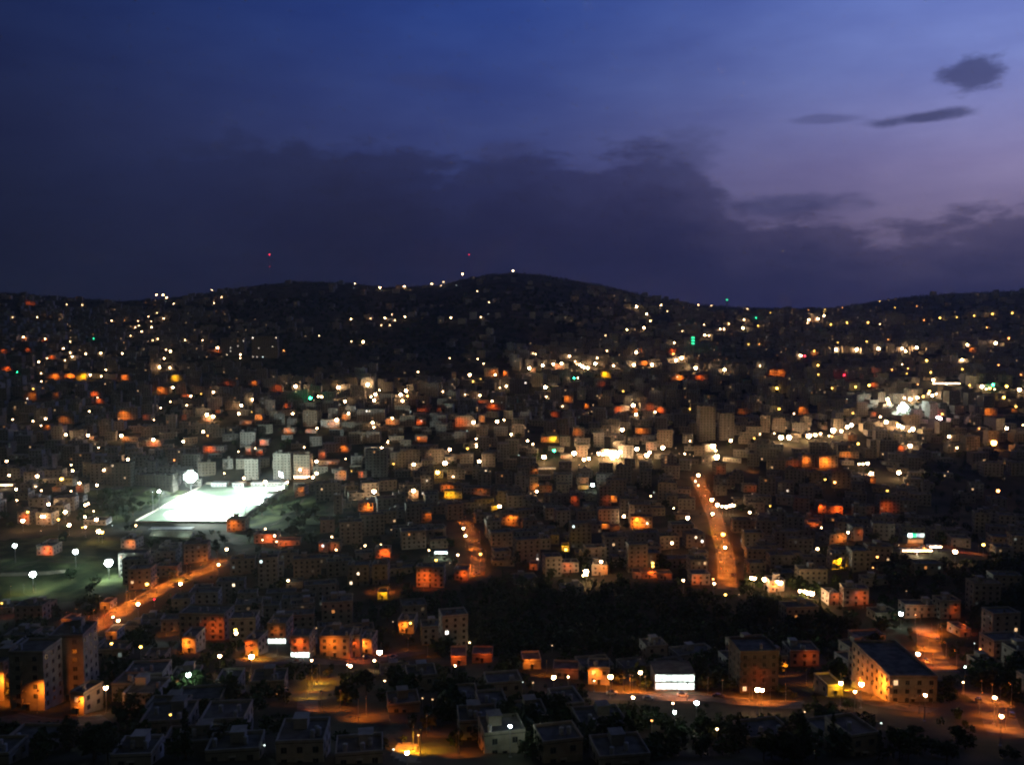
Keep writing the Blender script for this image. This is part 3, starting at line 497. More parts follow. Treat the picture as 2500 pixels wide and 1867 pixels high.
def building(x,y,w,d,floors,rz,wall,detail,name='apartment_block',extra=True,ground_z=None,shops=None,seed=None):
    """detail 2: parts and separate windows, 1: wall+roof parts, windows in the wall mesh"""
    r=random.Random(seed if seed is not None else int(x*13+y*7)); 
    c,s=cos(rz),sin(rz); cs=[(x+a*c-b*s, y+a*s+b*c) for a in (-w/2,w/2) for b in (-d/2,d/2)]
    zs=[float(gz(a,b)) for a,b in cs]; z0=(float(gz(x,y)) if ground_z is None else ground_z); dz=max(z0-min(zs),0)+1.0
    h=floors*FLR+.3; root=empty(name,(x,y,z0),rz)
    m=MB(); mats=[M['wall%d'%wall],M['glass'],M['frame']]
    m.box(-w/2,-d/2,-dz,w/2,d/2,h,0)
    # plinth and string courses
    if detail==2:
        for k in range(1,floors+1): m.box(-w/2-.07,-d/2-.07,k*FLR-.1,w/2+.07,d/2+.07,k*FLR+.1,0,True)
    step=max(2.7,w/max(1,round(w/3.3))); nW=max(1,int((w-1.0)/step)); step=(w)/nW
    stepd=d/max(1,int(d/3.8)); nD=max(1,int(d/3.8))
    ww,wh=1.4,1.5; fw=[]
    for k in range(floors):
        zz=k*FLR+1.0
        for i in range(nW):
            xx=-w/2+step*(i+.5)
            if k==0 and i==nW//2 and not shops: continue
            fw.append((xx,zz))
            if detail==1: m.box(xx-ww/2,-d/2-.05,zz,xx+ww/2,-d/2+.1,zz+wh,1)
        for i in range(nD):
            yy=-d/2+stepd*(i+.5)
            for sx in (-1,1):
                if sx<0: m.box(-w/2-.05,yy-ww/2,zz,-w/2+.1,yy+ww/2,zz+wh,1)
                else: m.box(w/2-.1,yy-ww/2,zz,w/2+.05,yy+ww/2,zz+wh,1)
        if detail==2:
            for i in range(nW):
                xx=-w/2+step*(i+.5); m.box(xx-ww/2,d/2-.1,zz,xx+ww/2,d/2+.05,zz+wh,1)
    m.obj('wall',mats,root)
    rf=MB(); e=.12
    rf.box(-w/2-e,-d/2-e,h,w/2+e,d/2+e,h+.22,0,True)
    for a in ((-w/2-e,-d/2-e,w/2+e,-d/2+.2),(-w/2-e,d/2-.2,w/2+e,d/2+e),(-w/2-e,-d/2+.2,-w/2+.2,d/2-.2),(w/2-.2,-d/2+.2,w/2+e,d/2-.2)):
        rf.box(a[0],a[1],h+.22,a[2],a[3],h+1.0,1)
    sh=extra and r.random()<.6 and w>9
    if sh:
        sx=r.uniform(-w/4,w/4); rf.box(sx-1.8,d/2-5,h+.22,sx+1.8,d/2-1.2,h+2.9,1); rf.box(sx-2.0,d/2-5.2,h+2.9,sx+2.0,d/2-1.0,h+3.1,1,True)
    nt_=r.randint(1,3) if extra else 0
    tp=[(r.uniform(-w/2+1.5,w/2-1.5),r.uniform(-d/2+1.4,0)) for _ in range(nt_)]
    if detail==1:
        t_=MB(); t_.cyl(0,0,.2,1.9,.65,.65,7)
        for a,b in tp: rf.add(t_,(a,b,h+.22))
    ro=rf.obj('roof',[M['roof'],M['wall%d'%wall]],root)
    if detail==2:
        for a,b in tp: put('water_tank',tank_me,ro,(a,b,h+.22))
        dm=MB(); dm.box(-.6,-d/2-.06,0,.6,-d/2+.1,2.3,0); dm.box(-.9,-d/2-.9,2.45,.9,-d/2,2.6,1,True)
        if not shops: dm.obj('door',[M['glass'],M['wall%d'%wall]],root)
        for xx,zz in fw:
            if shops and zz<FLR: continue
            put('window',win_mesh(ww,wh),root,(xx,-d/2,zz))
        if floors>=3:
            for i in range(0,nW,2 if nW>3 else 3):
                xx=-w/2+step*(i+.5)
                for k in range(1,floors):
                    bm=_bal.get(wall) or _bal.setdefault(wall,_b.mesh('balcony',M['wall%d'%wall])); put('balcony',bm,root,(xx,-d/2,k*FLR+.02))
    BLD.append(dict(root=root,x=x,y=y,w=w,d=d,h=h,rz=rz,z=z0,fw=fw,lit=set()))
    FOOT.append((x,y,math.hypot(w,d)/2*.86)); BB.append((*sbox(x,y,w*.96,d,rz,z0,z0+h+.6),y-d/2))
    return root
_bal={}
def lit_window(b,k,mat):
    xx,zz=b['fw'][k]
    put('lit_window',win_mesh(1.45,1.6,mat),b['root'],(xx,-b['d']/2-.09,zz-.05)); b['lit'].add(k)

# ------------------------------------------------------------------ lamps
def light(parent, loc, col, I, radius, aim=None, cone=140, wash=True):
    """the lamp's own light; I = radiant intensity"""
    ld=bpy.data.lights.new('lamp_light','SPOT' if aim is not None else 'POINT'); ld.energy=4*pi*I; ld.color=(WASH if wash else LC)[col]; ld.shadow_soft_size=radius
    o=bpy.data.objects.new('lamp_light',ld); COL.objects.link(o); o.parent=parent; o.location=loc
    if aim is not None:
        ld.spot_size=R(cone); ld.spot_blend=.6
        from mathutils import Vector
        o.rotation_euler=Vector(tuple(aim)).to_track_quat('-Z','Y').to_euler()
    return o
def hooded(x,y,h,aim,L,col,r,zb=None,cone=146):
    """street lamp with a cut-off hood: light leaves only through the lens; aim = (dx,dy,dz)"""
    z=float(gz(x,y)) if zb is None else zb
    a=np.array(aim,float); a/=np.linalg.norm(a)
    root=empty('hooded_street_lamp',(x,y,z)); p=MB(); p.cyl(0,-.3*0,-.5,h+.1,.10,.07,6); p.tube((0,0,h),(a[0]*.9,a[1]*.9,h+.25),.05); p.obj('pole',M['metal'],root)
    c=np.array((a[0]*1.0,a[1]*1.0,h+.2)); b=MB(); b.disc(tuple(c+a*.12),a,r,8)
    # orientation: face winding must look along aim
    v=[np.array(q) for q in b.v]; n=np.cross(v[1]-v[0],v[2]-v[1])
    if np.dot(n,a)<0: b.f=[tuple(reversed(b.f[0]))]
    # shade: shallow cone behind the lens
    s_=MB(); s_.tube(tuple(c-a*.32),tuple(c+a*.08),r*.45,r+.05,8)
    hd=s_.obj('lamp_hood',M['hood'],root); b.obj('bulb',em(col,8,True),hd); light(root,tuple(c+a*.16),col,L*pi*r*r,r*.6,a,cone)
    return root
def globe(px,py,col,size,tall=None,kind='street_lamp'):
    """returns a lamp whose globe sits on the picture ray"""
    best=None
    for h in ([tall] if tall else [8.5,7.5,10,6.5,11.5,13,5.5,15]):
        q=hit(px,py,h)
        if q is None: continue
        x,y,z=q; zl=z+h
        occ=any(bb[4]<y-.5 and bb[0]<px<bb[2] and bb[1]<py<bb[3] for bb in BB)
        ins=not clear(x,y,-1.5)
        sc_=(2 if occ else 0)+(1 if ins else 0)
        if best is None or sc_<best[0]: best=(sc_,x,y,z,h)
        if sc_==0: break
    if best is None:
        d=ray(px,py); y=2588.0; x=d[0]/d[1]*y; zl=d[2]/d[1]*y; z=float(gz(x,y)); h=max(zl-z,4.0)
        best=(0,x,y,z,h)
    _,x,y,z,h=best
    rp={1:.68,2:1.0,3:1.3,4:1.7,5:2.2,6:2.9}[size]*random.uniform(.85,1.2); r=min(max(rp*y/869,.28),{1:.95,2:1.3,3:1.7,4:2.1,5:2.5,6:3.0}[size])
    L={1:9,2:14,3:22,4:30,5:45,6:60}[size]*(1.0 if col in 'wcbp' else .45)
    if col in 'y': L*=.5
    k=.5 if y>1300 else 1
    root=empty(kind,(x,y,z)); p=MB(); p.cyl(0,0,-1,h-r*.7,.13,.08,6); p.box(-.35,-.35,-.2,.35,.35,.25); p.obj('pole',M['metal'],root)
    n=8 if y>900 else 10
    cp=MB(); cp.cyl(0,0,h+r*.75,h+r*1.05,r*.75,r*.25,8); cp.cyl(0,0,h-r*1.05,h-r*.8,.15,r*.5,8); cp.obj('lamp_cap',M['hood'],root)
    g=MB(); g.ball(0,0,h,r,0,n,5); g.obj('globe',em(col,L*random.choice((1.5,2.2,3.0))),root)
    if size>=2 or y<1100: light(root,(0,0,h-r-.25),'o' if col in 'wyo' else col,min(L*k,26)*pi*min(r,1.1)**2*LK*(1 if y<800 else .24)*(.45 if size>=5 and y>800 else 1),.25)
    PROT.append((px-6,py-6,px+6,py+6,y)); FOOT.append((x,y,1.2))
    return root,(x,y,z,h,r)
# ------------------------------------------------------------------ the sports pitch
def sq(x0,y0,x1,y1,z): return (x0,y0,z),(x1,y0,z),(x1,y1,z),(x0,y1,z)
st=empty('sports_pitch',((SX0+SX1)/2,(SY0+SY1)/2,SZ)); ox,oy=(SX0+SX1)/2,(SY0+SY1)/2
m=MB(); m.box(SX0-ox,SY0-oy,-2.5,SX1-ox,SY1-oy,.0,0); m.obj('pitch',M['turf'],st)
m=MB(); W,Lh=40.,84.
def ln(x0,y0,x1,y1): m.quad(*sq(x0,y0,x1,y1,.02))
ln(-34,-60,34,-59.8); ln(-34,59.8,34,60); ln(-34.2,-60,-34,60); ln(34,-60,34.2,60); ln(-34,-.1,34,.1)
for s in (-1,1): ln(-18,min(s*60,s*44),-17.8,max(s*60,s*44)); ln(17.8,min(s*60,s*44),18,max(s*60,s*44)); ln(-18,s*44-.1,18,s*44+.1)
m.obj('pitch_lines',M['line'],st)
m=MB(); hx,hy=(SX1-SX0)/2,(SY1-SY0)/2
m.box(-hx-.5,-hy-.4,-4.5,hx+.5,-hy,1.1); m.box(-hx-.5,-hy,-3,-hx,hy,1.4); m.box(hx,-hy,-4.5,hx+.5,hy,1.4); m.box(-hx,hy,-2,hx,hy+.5,2.4)
m.obj('boundary_wall',M['wall0'],st)
for s in (-1,1):
    g=MB(); y=s*59.9
    g.tube((-3.7,y,0),(-3.7,y,2.44),.08); g.tube((3.7,y,0),(3.7,y,2.44),.08); g.tube((-3.7,y,2.44),(3.7,y,2.44),.08)
    g.tube((-3.7,y,2.44),(-3.7,y+s*1.8,0),.04); g.tube((3.7,y,2.44),(3.7,y+s*1.8,0),.04); g.obj('goal',M['paintw'],st)
reg(st,'large flat sports pitch blazing white under floodlights','sports pitch',None,520,1235,'large flat sports pitch blazing white under its floodlights')
PROT.append((352,1190,690,1284,SY0)); FOOT+= [(ox,oy+t,50) for t in range(-75,91,25)]
FOOT += [(SX0+20,SY0-10,22),(SX1-20,SY0-10,22)]
# white changing huts on the far side (brilliantly lit), grandstand below the near side
def hut(px0,px1,ytop,y0,name,desc,rows=1):
    a=(px0-1250)/F*y0; b=(px1-1250)/F*y0; ztop=-y0*((ytop-785)/F); h=max(ztop-SZ,4.0); w=b-a; d=9
    root=empty(name,((a+b)/2,y0+d/2,SZ)); m=MB(); m.box(-w/2,-d/2,-1,w/2,d/2,h)
    for k in range(int(w//3.4)):
        xx=-w/2+1.7+k*3.4; m.box(xx-.7,-d/2-.04,1.2,xx+.7,-d/2+.1,2.4,1)
    m.obj('wall',[M['paintw'],M['glass']],root); r_=MB(); r_.box(-w/2-.4,-d/2-.8,h,w/2+.4,d/2+.3,h+.3,0,True); r_.obj('roof',M['paintw'],root)
    FOOT.append(((a+b)/2,y0+4,w/2)); BB.append((px0,ytop,px1,1210,y0)); reg(root,desc,'hut' if rows==1 else 'stand',None,(px0+px1)/2,ytop)
    return root
hut(508,545,1186,SY1-14,'changing_hut','white flat-roofed hut at the far edge of the lit pitch')
hut(560,588,1192,SY1-16,'changing_hut','small white hut with flat roof at the far pitch edge')
hut(606,636,1183,SY1-12,'changing_hut','white hut near the far right pitch corner')
hut(640,690,1182,SY1-10,'changing_hut','longest white hut by the bluish floodlight')
# near-side grandstand strip: px 350-455, y 1292-1312
q=hit(402,1311); y0=q[1]; a,b=(352-1250)/F*y0,(455-1250)/F*y0; gs=empty('grandstand',((a+b)/2,y0,q[2]))
m=MB(); w_=b-a
for i in range(5): m.box(-w_/2,i*1.1,-1,w_/2,i*1.1+1.1,1.5+i*.55)
m.obj('tier',M['wall3'],gs); m=MB(); m.box(-w_/2-.5,-1.2,6.4,w_/2+.5,6.8,6.7,0,True); m.obj('roof',M['paintw'],gs)
for i in range(7): m=MB(); m.cyl(-w_/2+i*w_/6,6.3,0,6.4,.12,n=6); m.obj('post',M['metal'],gs)
reg(gs,'long low grandstand with pale flat roof','grandstand',None,402,1300,'long low grandstand with pale flat roof along the near edge of the pitch')
BB.append((352,1290,455,1311,y0)); PROT.append((352,1290,455,1311,y0)); FOOT+= [((a+b)/2+t,y0+3,9) for t in (-12,0,12)]
for t in (-12,12):
    l=hooded((a+b)/2+t,y0-6,6,(0,.6,-.5),420,'c',.3); reg(l,'hooded lamp before the grandstand','street lamp','hooded lamps by the stand',402+t*3,1312)

def flood(px,py,x,y,zbase,aim,L,col,rows,cols_,desc,pan=1.15,full=None):
    z=ray(px,py)[2]/ray(px,py)[1]*y; h=z-zbase
    root=empty('floodlight_mast',(x,y,zbase)); p=MB(); p.cyl(0,0,-1,h,.42,.22,8); p.obj('mast',M['metal'],root)
    a=np.array(aim,float); a/=np.linalg.norm(a); rt=np.cross(a,(0,0,1.)); rt/=np.linalg.norm(rt); up=np.cross(rt,a); c=np.array((0,0,h))
    fr=MB(); hw,hh=cols_*pan/2,rows*pan/2
    for s in (-1,1): fr.tube(tuple(c-rt*hw+up*hh*s-a*.3),tuple(c+rt*hw+up*hh*s-a*.3),.08); fr.tube(tuple(c+rt*hw*s-up*hh-a*.3),tuple(c+rt*hw*s+up*hh-a*.3),.08)
    fo=fr.obj('lamp_frame',M['metal'],root)
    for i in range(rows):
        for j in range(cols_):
            if rows>5 and (i-(rows-1)/2)**2+(j-(cols_-1)/2)**2>11: continue  # corner heads dropped so the big bank takes the glare's round shape
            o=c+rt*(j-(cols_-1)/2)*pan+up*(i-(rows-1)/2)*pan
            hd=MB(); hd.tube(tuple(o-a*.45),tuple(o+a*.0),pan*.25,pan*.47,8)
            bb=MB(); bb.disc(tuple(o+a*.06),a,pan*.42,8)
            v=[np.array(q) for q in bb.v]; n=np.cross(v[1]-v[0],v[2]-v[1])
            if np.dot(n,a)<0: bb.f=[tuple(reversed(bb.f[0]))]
            ho=hd.obj('lamp_housing',M['hood'],root); bb.obj('lens',em(col,120 if rows<6 or (i-(rows-1)/2)**2+(j-(cols_-1)/2)**2<7 else (12 if (i-(rows-1)/2)**2+(j-(cols_-1)/2)**2<10.5 else .9)),ho)  # big bank's outer lenses dimmed in rings to imitate the glare's falloff
    light(root,tuple(c+a*.9),col,L*{'b':45}.get(col,150)*(.2 if L==3200 else 1),1.2,a,78,False)
    PROT.append((px-14,py-12,px+14,py+12,y)); FOOT.append((x,y,2)); reg(root,desc,'floodlight',None,px,py,full)
    return root
def tgt(x,y,z,t): return (t[0]-x,t[1]-y,t[2]-z)
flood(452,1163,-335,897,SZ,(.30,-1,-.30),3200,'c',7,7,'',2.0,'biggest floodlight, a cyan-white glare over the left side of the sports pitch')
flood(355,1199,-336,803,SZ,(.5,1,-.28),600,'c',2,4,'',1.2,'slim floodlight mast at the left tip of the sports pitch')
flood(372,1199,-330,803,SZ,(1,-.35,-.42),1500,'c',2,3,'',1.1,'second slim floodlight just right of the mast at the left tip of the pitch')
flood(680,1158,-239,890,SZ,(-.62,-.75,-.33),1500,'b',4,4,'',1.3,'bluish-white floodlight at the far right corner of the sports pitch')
flood(560,1235,-240,772,SZ,(-1,.05,-.8),2600,'c',2,4,'',1.2,'added floodlight mast at the near right corner of the pitch, turned to the grass')  # right-side masts from here on are unseen, added to brighten the pitch
flood(620,1200,-240,838,SZ,(-1,.0,-.75),2600,'c',2,4,'',1.2,'added floodlight mast halfway along the right side of the sports pitch')
flood(655,1180,-240,912,SZ,(-1,-.35,-.7),2600,'c',2,4,'',1.2,'added floodlight mast left of the bluish one at the far right side of the pitch')
# park globes with cold white light
for px,py,L,rr,dsc in ((36,1332,50,1.5,'white park floodlight at the picture edge above the dark lawn'),(184,1348,60,1.9,'white park floodlight left of the brightest park light'),(265,1373,110,2.9,'brightest cyan-white park floodlight over the green lawn'),(80,1402,80,2.2,'lowest white park floodlight on the lawn')):
    h=12; x,y,z=hit(px,py,h); k=empty('park_floodlight',(x,y,z)); p=MB(); p.cyl(0,0,-1,h-rr*.6,.3,.2,8); p.obj('mast',M['metal'],k)
    c_=MB()
    for i in range(4):
        aa=pi/2*i+pi/4; c_.box(cos(aa)*rr*.8-.15,sin(aa)*rr*.8-.15,h+rr*.2,cos(aa)*rr*.8+.15,sin(aa)*rr*.8+.15,h+rr*.95)
    c_.cyl(0,0,h+rr*.9,h+rr*1.2,rr*.85,rr*.3,10); c_.obj('lamp_cap',M['hood'],k)
    g=MB(); g.ball(0,0,h,rr*.85,0,12,6); g.obj('globe',em('c',L),k); light(k,(0,0,h-rr-.3),'c',L*pi*rr*rr*.22,.4,None,0,True); PROT.append((px-16,py-14,px+16,py+14,y)); FOOT.append((x,y,3)); reg(k,'','floodlight','park floodlights',px,py,dsc)

# ------------------------------------------------------------------ explicit buildings
def named(x0,y0,x1,y1,rz,wall,desc,full=None,lvl=None,detail=2,depth=12,name='apartment_block',cat='apartment block',yoff=0,side=0,**k):
    q=hit((x0+x1)/2,y1)
    if q is None: return None
    x,y,z=q; w=(x1-x0)*y/F
    if rz: w=max(5,(w-depth*abs(sin(rz)))/cos(rz))
    h=(y1-y0)*y/F; fl=max(1,round(h/FLR)); yc=y+depth/2*cos(rz)
    PROT.append((x0,y0,x1,y1-2,y)); b=building((x0+x1)/2*0+x*(yc/y),yc,w,depth,fl,rz,wall,detail,name,ground_z=z,**k)
    reg(b,desc,cat,None,(x0+x1)/2,(y0+y1)/2,full)
    if lvl: wash(x,y,z,w,rz,h,lvl,(x0+x1)/2,y1,desc)
    return BLD[-1]
TL={1:.06,2:.15,3:.34,4:.66,5:1.25,6:2.6}
HOODED=[]
def wash(x,y,z,w,rz,h,lv,px,py,desc=''):
    col,n=lv[0],int(lv[1]); dist=min(max(.36*w,3.4),6.5); cnt=max(1,min(3,math.ceil(w/(4.2*dist)))); dist=dist if cnt==1 else dist*1.15
    T=TL[n]
    if h>9 and n<4: dist*=1.1
    D2=dist**2+8; I=T*pi/.36*D2/.42; r=.34; L=I/(pi*r*r)
    c,s=cos(rz),sin(rz)
    for i in range(cnt):
        a=-w/2+w*(i+.5)/cnt+(.18*w/cnt)*(1 if int(px)%2 else -1); lx,ly=x+a*c+dist*s, y+a*s-dist*c; hh=min(max(h*.75,5.0),8.0)
        aim=(-s*.9,c*.9,-.55)
        zb=float(gz(lx,ly)); hh=max(hh+(z-zb),4.5)
        l=hooded(lx,ly,hh,aim,L,col,r,zb); HOODED.append((l,px+a*F/y,py,lv)); FOOT.append((lx,ly,1.0))
        a_,b_=proj(lx,ly,zb+hh)
def spot(px,py,lv):
    q=hit(px,py)
    if not q: return
    x,y,z=q; col,n=lv[0],int(lv[1]); col='o' if col=='r' and py>1640 else col; T=TL[n]*1.3; h=6.5; I=T*pi/.11*h*h*.8; r=.4
    l=hooded(x,y,h,(0.02,.22,-1),I/(pi*r*r),col,r,None,112); HOODED.append((l,px,py,lv)); FOOT.append((x,y,1.5)); rr=5*F/y
    PROT.append((px-rr,py-rr*.35,px+rr,py+rr*.3,y))

named(-40,1615,38,1712,0,0,'','tall stone block cut by the left edge, bright orange lower floors','o5',seed=1)
named(50,1590,136,1735,0,0,'','seven-storey stone block with orange-lit lower floors, second from the left edge','o4',seed=2)
named(138,1560,232,1712,.12,2,'','dark grey apartment tower right of the orange-lit blocks, bottom left',None,seed=3,depth=14)
named(190,1702,238,1745,-.25,4,'','small orange-lit building at the foot of the dark grey tower, bottom left','o4',seed=4,depth=9,name='house',cat='house')
named(448,1500,566,1562,-.05,0,'','wide pinkish-brown apartment block above the round dark tree','r2',depth=14,seed=5)
b_white=[named(600,1121,635,1172,.05,1,'','pale white-lit apartment block, leftmost of three behind the pitch',None,seed=6),
 named(671,1108,714,1172,.0,1,'','tall pale apartment block with columns, middle of three behind the pitch',None,seed=7),
 named(720,1112,762,1168,-.05,4,'','pinkish-lit apartment block, rightmost of three behind the pitch','p3',seed=8,shops=True)]
named(258,1136,326,1186,.05,5,'','broad grey block behind the trees, left of the big pitch floodlight',None,seed=9)
named(338,1158,430,1192,.0,5,'','long grey school-like block directly behind the big pitch floodlight',None,seed=10,depth=14)
named(548,1186,556,1196,0,3,'','tiny gatehouse',None,detail=1,depth=4,name='house',cat='house') if 0 else None
named(893,1103,948,1165,.05,2,'','grey-green apartment tower with pinkish left edge, right of the pitch blocks',None,seed=12)
named(770,1180,835,1222,.15,2,'','teal-lit grey houses block right of the sports pitch',None,seed=13)
named(815,1212,838,1255,.1,2,'','slim bluish-grey tower among dark trees right of the pitch',None,seed=14,depth=9)
named(873,1000,942,1030,0,2,'','wide dim grey block on the middle slope with a bright lamp at its foot',None,detail=1,seed=15)
named(896,1056,930,1082,0,2,'','dim grey-green block below the wide grey one on the middle slope',None,detail=1,seed=16)
named(1702,996,1744,1078,.1,2,'','tall dim brown tower block on the right slope, left of a pair',None,detail=2,seed=17,depth=13)
named(1752,1008,1790,1075,-.05,2,'','tall dim brown tower block on the right slope, right of a pair',None,detail=2,seed=18,depth=13)
named(1244,925,1292,962,0,2,'','dim blue-grey block with lit windows in the city centre',None,detail=1,seed=19)
named(1165,858+0,1185,875,0,2,'','small grey block on the edge of the dark hill',None,detail=1,seed=20)
named(545,826,600,868,0,2,'','dim hillside block with many faint windows, left of two',None,detail=1,seed=21)
named(618,822,680,874,0,4,'','dim brownish hillside block with many faint windows, right of two',None,detail=1,seed=22)
named(2158,768,2206,792,0,3,'','pale block glowing grey-white beside a bright lamp below the right ridge',None,detail=1,seed=23)
named(850,1388,905,1430,.05,2,'','dark brown-grey block above two orange house lights, lower middle',None,seed=24)
named(912,1378,950,1428,.0,2,'','narrow dark block right of the dark brown-grey one, lower middle',None,seed=25)
named(1786,1598,1888,1690,.05,5,'','six-storey brown block with window grid, orange-lit at its foot','r1',seed=26,depth=15)
named(661,1522,707,1572,.0,4,'','brown five-storey block over white-lit shops, left of two','o1',seed=27,shops=True)
named(717,1550,764,1606,.0,0,'','orange four-storey block over white-lit shops, right of two','r3',seed=28,shops=True)
named(787,1548,862,1604,.0,4,'','wide orange-brown block right of the white-lit shops','o3',seed=29,depth=14)
# big hall, bottom right, orange gable side turned to the lamps
q=hit(2172,1708); x,y,z=q; w=118*y/F; hh=62*y/F
hall=building(x+w/2-2,y+13,w,34,max(2,round(hh/FLR)),.0,0,2,'hall',ground_z=z,seed=31,extra=False); reg(hall,'','hall',None,2200,1680,'big flat-roofed hall with one bright orange side wall, bottom right')
PROT.append((2110,1610,2280,1712,y))
Y=y+13-17
for dx,dy,L in ((-10,3,150),(-9,14,80),(-5,-2,260)):
    l=hooded(x-2+dx,Y+4+dy+2,6.5,(1,.1,-.45),L*11,'o',.34,float(gz(x-2+dx,Y+6+dy))); HOODED.append((l,2130,1690,'o4'))
# shop fronts, showroom, canopies
def glowbox(name,desc,cat,x0,y0,x1,y1,col,L,rows=1,cols_=6,full=None,depth=10,gap=.12,yoff=0):
    """low building whose big front panes are lit from inside"""
    q=hit((x0+x1)/2,y1+3); x,y,z=q; w=(x1-x0)*y/F; h=max((y1-y0+3)*y/F,2.8)
    root=empty(name,(x,y+depth/2,z)); m=MB(); m.box(-w/2,-depth/2,-2,w/2,depth/2,h); m.obj('wall',M['wall3'],root)
    r_=MB(); r_.box(-w/2-.3,-depth/2-.9,h,w/2+.3,depth/2+.3,h+.3,0,True); r_.obj('roof',M['roof'],root)
    for i in range(rows):
        for j in range(cols_):
            cw=w/cols_; rh=(h-.6)/rows; xx=-w/2+cw*(j+.5); z0=.4+rh*i
            p=MB(); p.box(xx-cw/2+gap*cw/2,-depth/2-.12,z0+.12*rh,xx+cw/2-gap*cw/2,-depth/2+.05,z0+.88*rh); p.obj('lit_window',em(col,L*(.55,1.3,.9,1.5,.7,1.2,1.0)[(i*3+j*2)%7]),root)
    light(root,(0,-depth/2-2.5,h*.6),'w',40*w*.35,1.5,(0,-.7,-.5),150)
    PROT.append((x0,y0,x1,y1,y)); BB.append((x0,y0,x1,y1,y)); FOOT.append((x,y+depth/2,w/2)); reg(root,desc,cat,None,(x0+x1)/2,(y0+y1)/2,full); return root
glowbox('showroom','','showroom',1598,1642,1696,1684,'c',2.4,2,7,'two-storey showroom with blazing white windows, bottom middle-right',12)
def shopfront(bd,col,L,n,desc):
    for j in range(n):
        cw=bd['w']/n; p=MB(); xx=-bd['w']/2+cw*(j+.5); p.box(xx-cw*.38,-bd['d']/2-.14,.5,xx+cw*.38,-bd['d']/2-.02,2.7); p.obj('lit_window',em(col,L),bd['root'])
for bd in BLD:
    lab=[t for t in THINGS if t[0]==bd['root']]
    if lab and lab[0][5] and 'white-lit shops' in lab[0][5] and 'right of the white' not in lab[0][5]: shopfront(bd,'c',3.5,5,'')
    if lab and lab[0][5] and 'pinkish-lit apartment' in lab[0][5]: shopfront(bd,'w',14,6,'')
def canopy(x0,x1,yy,col,L,desc,cat='canopy',n=6,slope=0,hh=4.2,name='lit_canopy',full=None):
    q=hit((x0+x1)/2,yy,hh); x,y,z=q; w=(x1-x0)*y/F; root=empty(name,(x,y,z)); m=MB(); m.box(-w/2,-.4,hh+.2,w/2,5,hh+.5,0,True); m.obj('roof',M['paintw'],root)
    for i in range(3):
        for b in (0,4.5): m=MB(); m.cyl(-w/2*.9+i*w*.45,b,-1,hh+.2,.12,n=6); m.obj('post',M['metal'],root)
    if L>3: light(root,(0,-1.2,hh-.8),col,L*w*.35*pi,.5)
    for i in range(n):
        p=MB(); a=-w/2+w*i/n; p.box(a+w/n*.08,-.75,hh-.45,a+w/n*.92,-.45,hh+.4,0,True); p.obj('light_tube',em(col,L),root)
    PROT.append((x0,yy-4,x1,yy+4,y)); BB.append((x0,yy-3,x1,yy+3,y)); FOOT.append((x,y+2,w/2)); reg(root,desc,cat,None,(x0+x1)/2,yy,full)
canopy(2276,2344,936,'w',16,'',n=7,full='long cream-lit canopy strip on the right slope above the cluster')
canopy(-6,32,1184,'w',9,'',n=5,full='short cream-lit canopy strip cut by the left edge')
canopy(1061,1093,1348,'c',12,'',n=5,full='bright white light strip above the greenish yard, lower middle')
canopy(2202,2276,1344,'w',16,'',n=9,full='long white-lit canopy of the filling station')
canopy(2268,2299,1334,'w',16,'',n=4,full='short brilliant white canopy at the right end of the filling station')
canopy(1308,1358,1144,'w',.8,'',n=5,full='faint cream light strip on a roof edge in the city centre')
# filling station sign box with coloured fascia
q=hit(2238,1330); x,y,z=q; fs=empty('filling_station',(x,y+6,z)); w=40*y/F; m=MB(); m.box(-w/2,-4,-2,w/2,4,5.2); m.obj('wall',M['wall1'],fs); m=MB(); m.box(-w/2-.4,-4.6,5.2,w/2+.4,4.4,5.5,0,True); m.obj('roof',M['roof'],fs)
for i,(c,L) in enumerate((('c',5),('g',1.6),('b',.9),('c',1.6))):
    p=MB(); p.box(-w/2+w/4*i+.05,-4.9,5.55,-w/2+w/4*(i+1)-.05,-4.5,8.2); p.obj('sign_panel',em(c,L),fs)
p=MB(); p.box(-w/2+.5,-4.1,1.2,w/2-.5,-3.95,3.6); p.obj('lit_window',em('o',.5),fs)
reg(fs,'','filling station',None,2238,1318,'filling station with green, blue and white lit sign panels'); PROT.append((2215,1308,2262,1334,y)); FOOT.append((x,y+6,12)); BB.append((2215,1308,2262,1334,y))

# minarets with green light rings
def minaret(px,ytop,ybase,h,full,rings,wd=2.2):
    q=None
    for hh in (h,h*1.2,h*.8):
        q=hit(px,ytop,hh)
        if q: break
    if q is None:
        d=ray(px,ytop); y=2560.; x=d[0]/d[1]*y; z=float(gz(x,y)); hh=d[2]/d[1]*y-z
    else: x,y,z=q
    root=empty('minaret',(x,y,z)); m=MB(); m.cyl(0,0,-3,hh*.62,wd*.8,wd*.72,10); m.cyl(0,0,hh*.62,hh*.66,wd*1.25,wd*1.25,10); m.cyl(0,0,hh*.66,hh*.9,wd*.6,wd*.55,10); m.obj('shaft',M['wall1'],root)
    m=MB(); m.cyl(0,0,hh*.9,hh*1.04,wd*.75,.08,10); m.obj('spire',M['wall1'],root)
    for f in rings:
        m=MB(); m.cyl(0,0,hh*f-1.1,hh*f+1.1,wd*1.35,wd*1.35,12); m.obj('green_light_ring',em('g',2.6),root)
    PROT.append((px-8,ytop-4,px+8,ytop+24,y)); FOOT.append((x,y,4)); reg(root,'','minaret',None,px,ytop,full)
minaret(1692,822,850,34,'minaret ringed by bright green lights on the right slope',(.94,.78,.62))
minaret(1775,730,740,26,'far minaret with a pale green light at the saddle of the ridge',(.9,))
